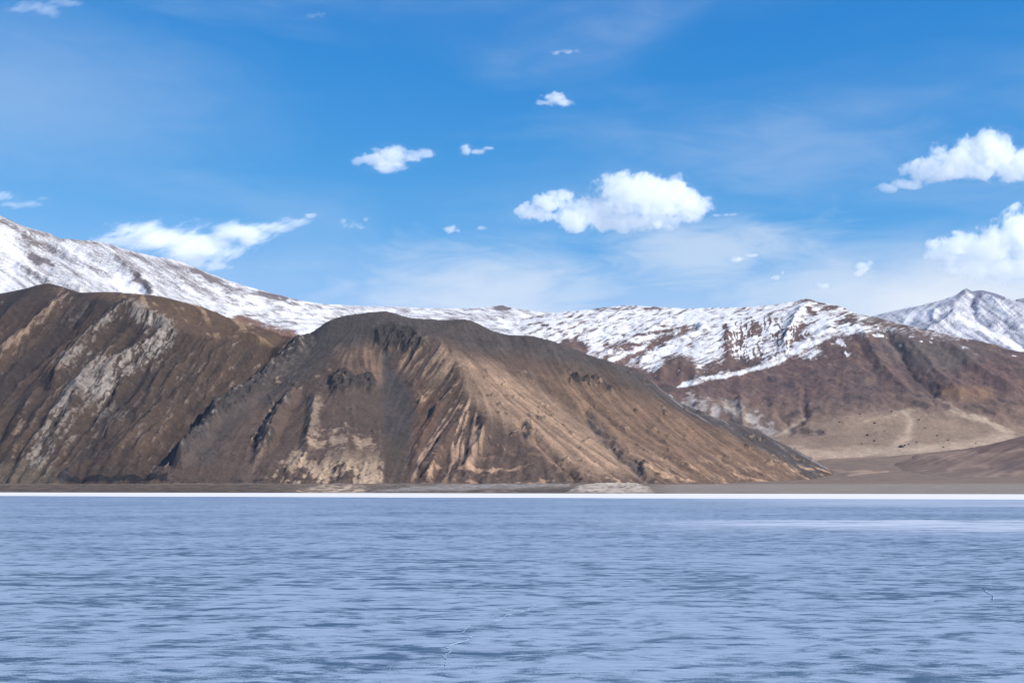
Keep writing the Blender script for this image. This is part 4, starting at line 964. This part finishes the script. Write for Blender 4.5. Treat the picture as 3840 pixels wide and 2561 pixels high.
def cloud(label, dist, blobs, density, ragged=1.9, grain=1.3, depth=0.6, slant=0.0, stretch=1.0, soft=0.22):
    """One cloud: a closed hull round a set of puffs, filled with droplets that thin out raggedly at the edge.
    blobs: (u, v, ru, rv) bearings; slant/stretch draw the rags out along one direction."""
    C = np.array([world_pt(u, v, dist) for u, v, _, _ in blobs])
    Rr = np.array([[ru / FPX * dist, 0, rv / FPX * dist] for _, _, ru, rv in blobs]) * 1.12
    Rr[:, 1] = np.sqrt(Rr[:, 0] * Rr[:, 2]) * depth
    rs = random.Random(len(label) + int(dist))
    for k in range(len(blobs)): C[k, 1] += rs.uniform(-0.25, 0.25) * Rr[k, 1]
    cen = (C.min(0) + C.max(0)) / 2
    L = C - cen
    me = bpy.data.meshes.new('cloud')
    bm = bmesh.new(); bmesh.ops.create_icosphere(bm, subdivisions=4, radius=1.0)
    big = Rr * 1.12
    for vt in bm.verts:
        d = np.array(vt.co); d /= np.linalg.norm(d)
        dd = d / big; oc = -L / big
        a = (dd ** 2).sum(1); bq = (oc * dd).sum(1); c = (oc ** 2).sum(1) - 1
        disc = bq * bq - a * c
        ok = disc > 0
        best = ((-bq[ok] + np.sqrt(disc[ok])) / a[ok]).max() if ok.any() else 0.0
        vt.co = d * max(best, 0.25 * min(Rr[:, 2].min(), Rr[:, 0].min()))
    bm.to_mesh(me); bm.free()
    o = bpy.data.objects.new('cloud', me); o.location = cen; scene.collection.objects.link(o)
    tag(o, label, 'cloud')
    m = bpy.data.materials.new('cloud_vapour'); m.use_nodes = True
    t = NT(m.node_tree)
    out_ = t.n('ShaderNodeOutputMaterial')
    p = t.n('ShaderNodeTexCoord').outputs['Object']
    size = float(np.median(np.minimum(Rr[:, 0], Rr[:, 2])))
    off = (rs.uniform(-50, 50), rs.uniform(-50, 50), rs.uniform(-50, 50))
    mp = t.n('ShaderNodeMapping'); t.put(mp.inputs['Vector'], p)
    mp.inputs['Rotation'].default_value = (0, math.radians(slant), 0)
    pp = t.scalev(mp.outputs[0], (1 / stretch, 1, 1))
    ps = t.vm('ADD', t.vm('SCALE', pp, scale=1.0 / (size * grain)), off)
    n = t.noise(ps, 1.0, 8, 0.6, 0.25)
    f = None
    for k in range(len(blobs)):
        q = t.vm('MULTIPLY', t.vm('SUBTRACT', p, tuple(L[k])), tuple(1 / Rr[k]))
        g = t.m('SUBTRACT', 1.0, t.vm('LENGTH', q, out=1))
        f = g if f is None else t.m('SMOOTH_MAX', f, g, 0.12)
    n2 = t.noise(ps, 4.3, 5, 0.65, 0.3)
    e = t.m('ADD', f, t.m('MULTIPLY', t.m('SUBTRACT', n, 0.58), ragged))
    e = t.m('ADD', e, t.m('MULTIPLY', t.m('SUBTRACT', n2, 0.5), 0.75))
    dens = t.m('MULTIPLY', t.step(e, 0.0, soft), density * 1.5)
    vol = t.n('ShaderNodeVolumePrincipled')
    vol.inputs['Color'].default_value = (1, 1, 1, 1)
    vol.inputs['Anisotropy'].default_value = ANISO
    t.put(vol.inputs['Density'], dens)
    t.put(out_.inputs['Volume'], vol.outputs[0])
    # almost clear surface film added on the hull so object masks register it
    film = t.n('ShaderNodeMixShader'); film.inputs[0].default_value = 0.012
    t.put(film.inputs[1], t.n('ShaderNodeBsdfTransparent').outputs[0]); t.put(film.inputs[2], t.n('ShaderNodeBsdfTranslucent').outputs[0])
    t.put(out_.inputs['Surface'], film.outputs[0])
    m.cycles.volume_step_rate = STEP
    me.materials.append(m)
    return o

ANISO, STEP = 0.0, 0.3
cloud('largest bright white cumulus with a double top, above the middle right hills', 21000, [
    (2330, 745, 120, 90), (2240, 790, 120, 70), (2470, 760, 130, 100), (2520, 710, 60, 60), (2590, 775, 85, 64), (2400, 700, 90, 55), (2150, 830, 80, 45), (2340, 830, 170, 40), (2480, 830, 90, 40)], 0.0030)
cloud('smaller white puff joining the left side of the largest cumulus', 21200, [
    (1990, 795, 70, 38), (2060, 765, 70, 42), (2120, 735, 45, 30), (2030, 810, 80, 25)], 0.004)
cloud('big white cloud cut by the right edge, higher of the two there', 17500, [
    (3600, 600, 130, 75), (3720, 580, 130, 90), (3700, 520, 45, 40), (3850, 620, 150, 75), (3480, 640, 110, 50), (3400, 690, 70, 28), (3335, 706, 60, 22), (3620, 650, 180, 30), (3950, 620, 120, 80)], 0.0030)
cloud('bright cloud bank at the right edge just above the pointed snow peak', 23000, [
    (3600, 925, 120, 52), (3720, 925, 150, 75), (3850, 890, 130, 110), (3520, 958, 70, 26), (3640, 985, 130, 50), (3680, 1000, 110, 45), (3820, 1010, 150, 60), (3960, 950, 130, 110), (3790, 850, 30, 20)], 0.0028)
cloud('small oval white cloud left of centre, high over the hilltop', 17000, [
    (1455, 590, 80, 48), (1390, 600, 60, 28), (1540, 590, 60, 28), (1600, 580, 50, 22), (1350, 605, 35, 20), (1460, 620, 80, 30)], 0.0038, ragged=2.1, stretch=1.6, soft=0.34)
cloud('tiny puff right of the oval cloud, trailing a wisp', 17000, [(1750, 560, 26, 26), (1790, 568, 40, 12), (1835, 558, 26, 8)], 0.0060, ragged=2.1, slant=18, stretch=1.6, soft=0.45)
cloud('small wedge shaped white cloud high right of centre', 14500, [(2080, 372, 52, 26), (2110, 385, 50, 16), (2040, 385, 40, 14), (2085, 355, 20, 18)], 0.0075, ragged=2.0, slant=18, stretch=1.6, soft=0.4)
cloud('faint ragged cloud scrap near the top, right of centre', 13500, [(2085, 200, 30, 12), (2130, 196, 40, 12), (2160, 192, 20, 12)], 0.0045, ragged=2.2, slant=18, stretch=1.9, soft=0.55)
cloud('long slanting streak of white cloud behind the snowy slope on the left', 25500, [
    (590, 895, 230, 72), (740, 925, 200, 84), (900, 880, 170, 50), (1020, 855, 120, 30), (1110, 830, 80, 26), (1160, 808, 40, 20), (720, 970, 130, 60), (810, 1000, 70, 22), (440, 905, 120, 30)], 0.0030, ragged=2.5, slant=20, stretch=2.6, soft=0.6)
cloud('tiny scrap of cloud above the left end of the slanting streak', 24500, [(480, 862, 28, 14), (466, 876, 16, 10)], 0.0036, ragged=2.2, slant=18, stretch=1.9, soft=0.55)
cloud('faint double wisp between the slanting streak and the centre puffs', 24000, [(1290, 835, 18, 22), (1340, 845, 36, 14), (1372, 825, 18, 14)], 0.0024, ragged=2.6, slant=25, stretch=2.2, soft=0.55)
cloud('small soft puff below left of the joined puff and largest cumulus', 24000, [(1690, 862, 34, 18), (1715, 866, 18, 10)], 0.0045, ragged=2.2, slant=18, stretch=1.9, soft=0.55)
cloud('very small wisp right of the small soft puff', 24000, [(1810, 855, 28, 9)], 0.0036, ragged=2.2, slant=18, stretch=1.9, soft=0.55)
cloud('ragged wispy cloud at the left edge above the snow slope', 20500, [(20, 735, 60, 22), (100, 765, 80, 16), (170, 745, 36, 12), (50, 770, 60, 16)], 0.0020, ragged=2.6, slant=22, stretch=2.8, soft=0.6)
cloud('wispy white cloud in the top left corner', 12500, [(150, 30, 110, 28), (60, 36, 70, 14), (240, 8, 70, 20), (190, 45, 40, 22)], 0.0022, ragged=2.6, slant=25, stretch=2.8, soft=0.6)
cloud('faint thin scrap of cloud at the top, left of centre', 12500, [(1175, 60, 40, 12), (1200, 54, 22, 10)], 0.00138, ragged=2.6, slant=18, stretch=1.9, soft=0.55)
cloud('thin wisp right of the largest cumulus', 21000, [(2690, 808, 28, 9), (2740, 806, 40, 7)], 0.0036, ragged=2.2, slant=18, stretch=1.9, soft=0.55)
cloud('small flat puff low between the largest cumulus and the snow ridge', 27000, [(2765, 972, 42, 13), (2820, 958, 36, 8)], 0.0045, ragged=2.2, slant=18, stretch=1.9, soft=0.55)
cloud('upright puff low above the notch left of the pointed peak', 27500, [(3235, 1000, 36, 28), (3220, 1025, 22, 14), (3260, 985, 18, 12)], 0.0036, ragged=2.2, slant=18, stretch=1.9, soft=0.55)
cloud('low oval puff over the ridge top, left of the upright puff', 28000, [(3085, 1072, 36, 14)], 0.0036, ragged=2.2, slant=18, stretch=1.9, soft=0.55)
cloud('tiny puff just above the snow ridge, nearest its rounded top', 28000, [(2910, 1040, 20, 14), (2935, 1022, 10, 8)], 0.0036, ragged=2.2, slant=18, stretch=1.9, soft=0.55)
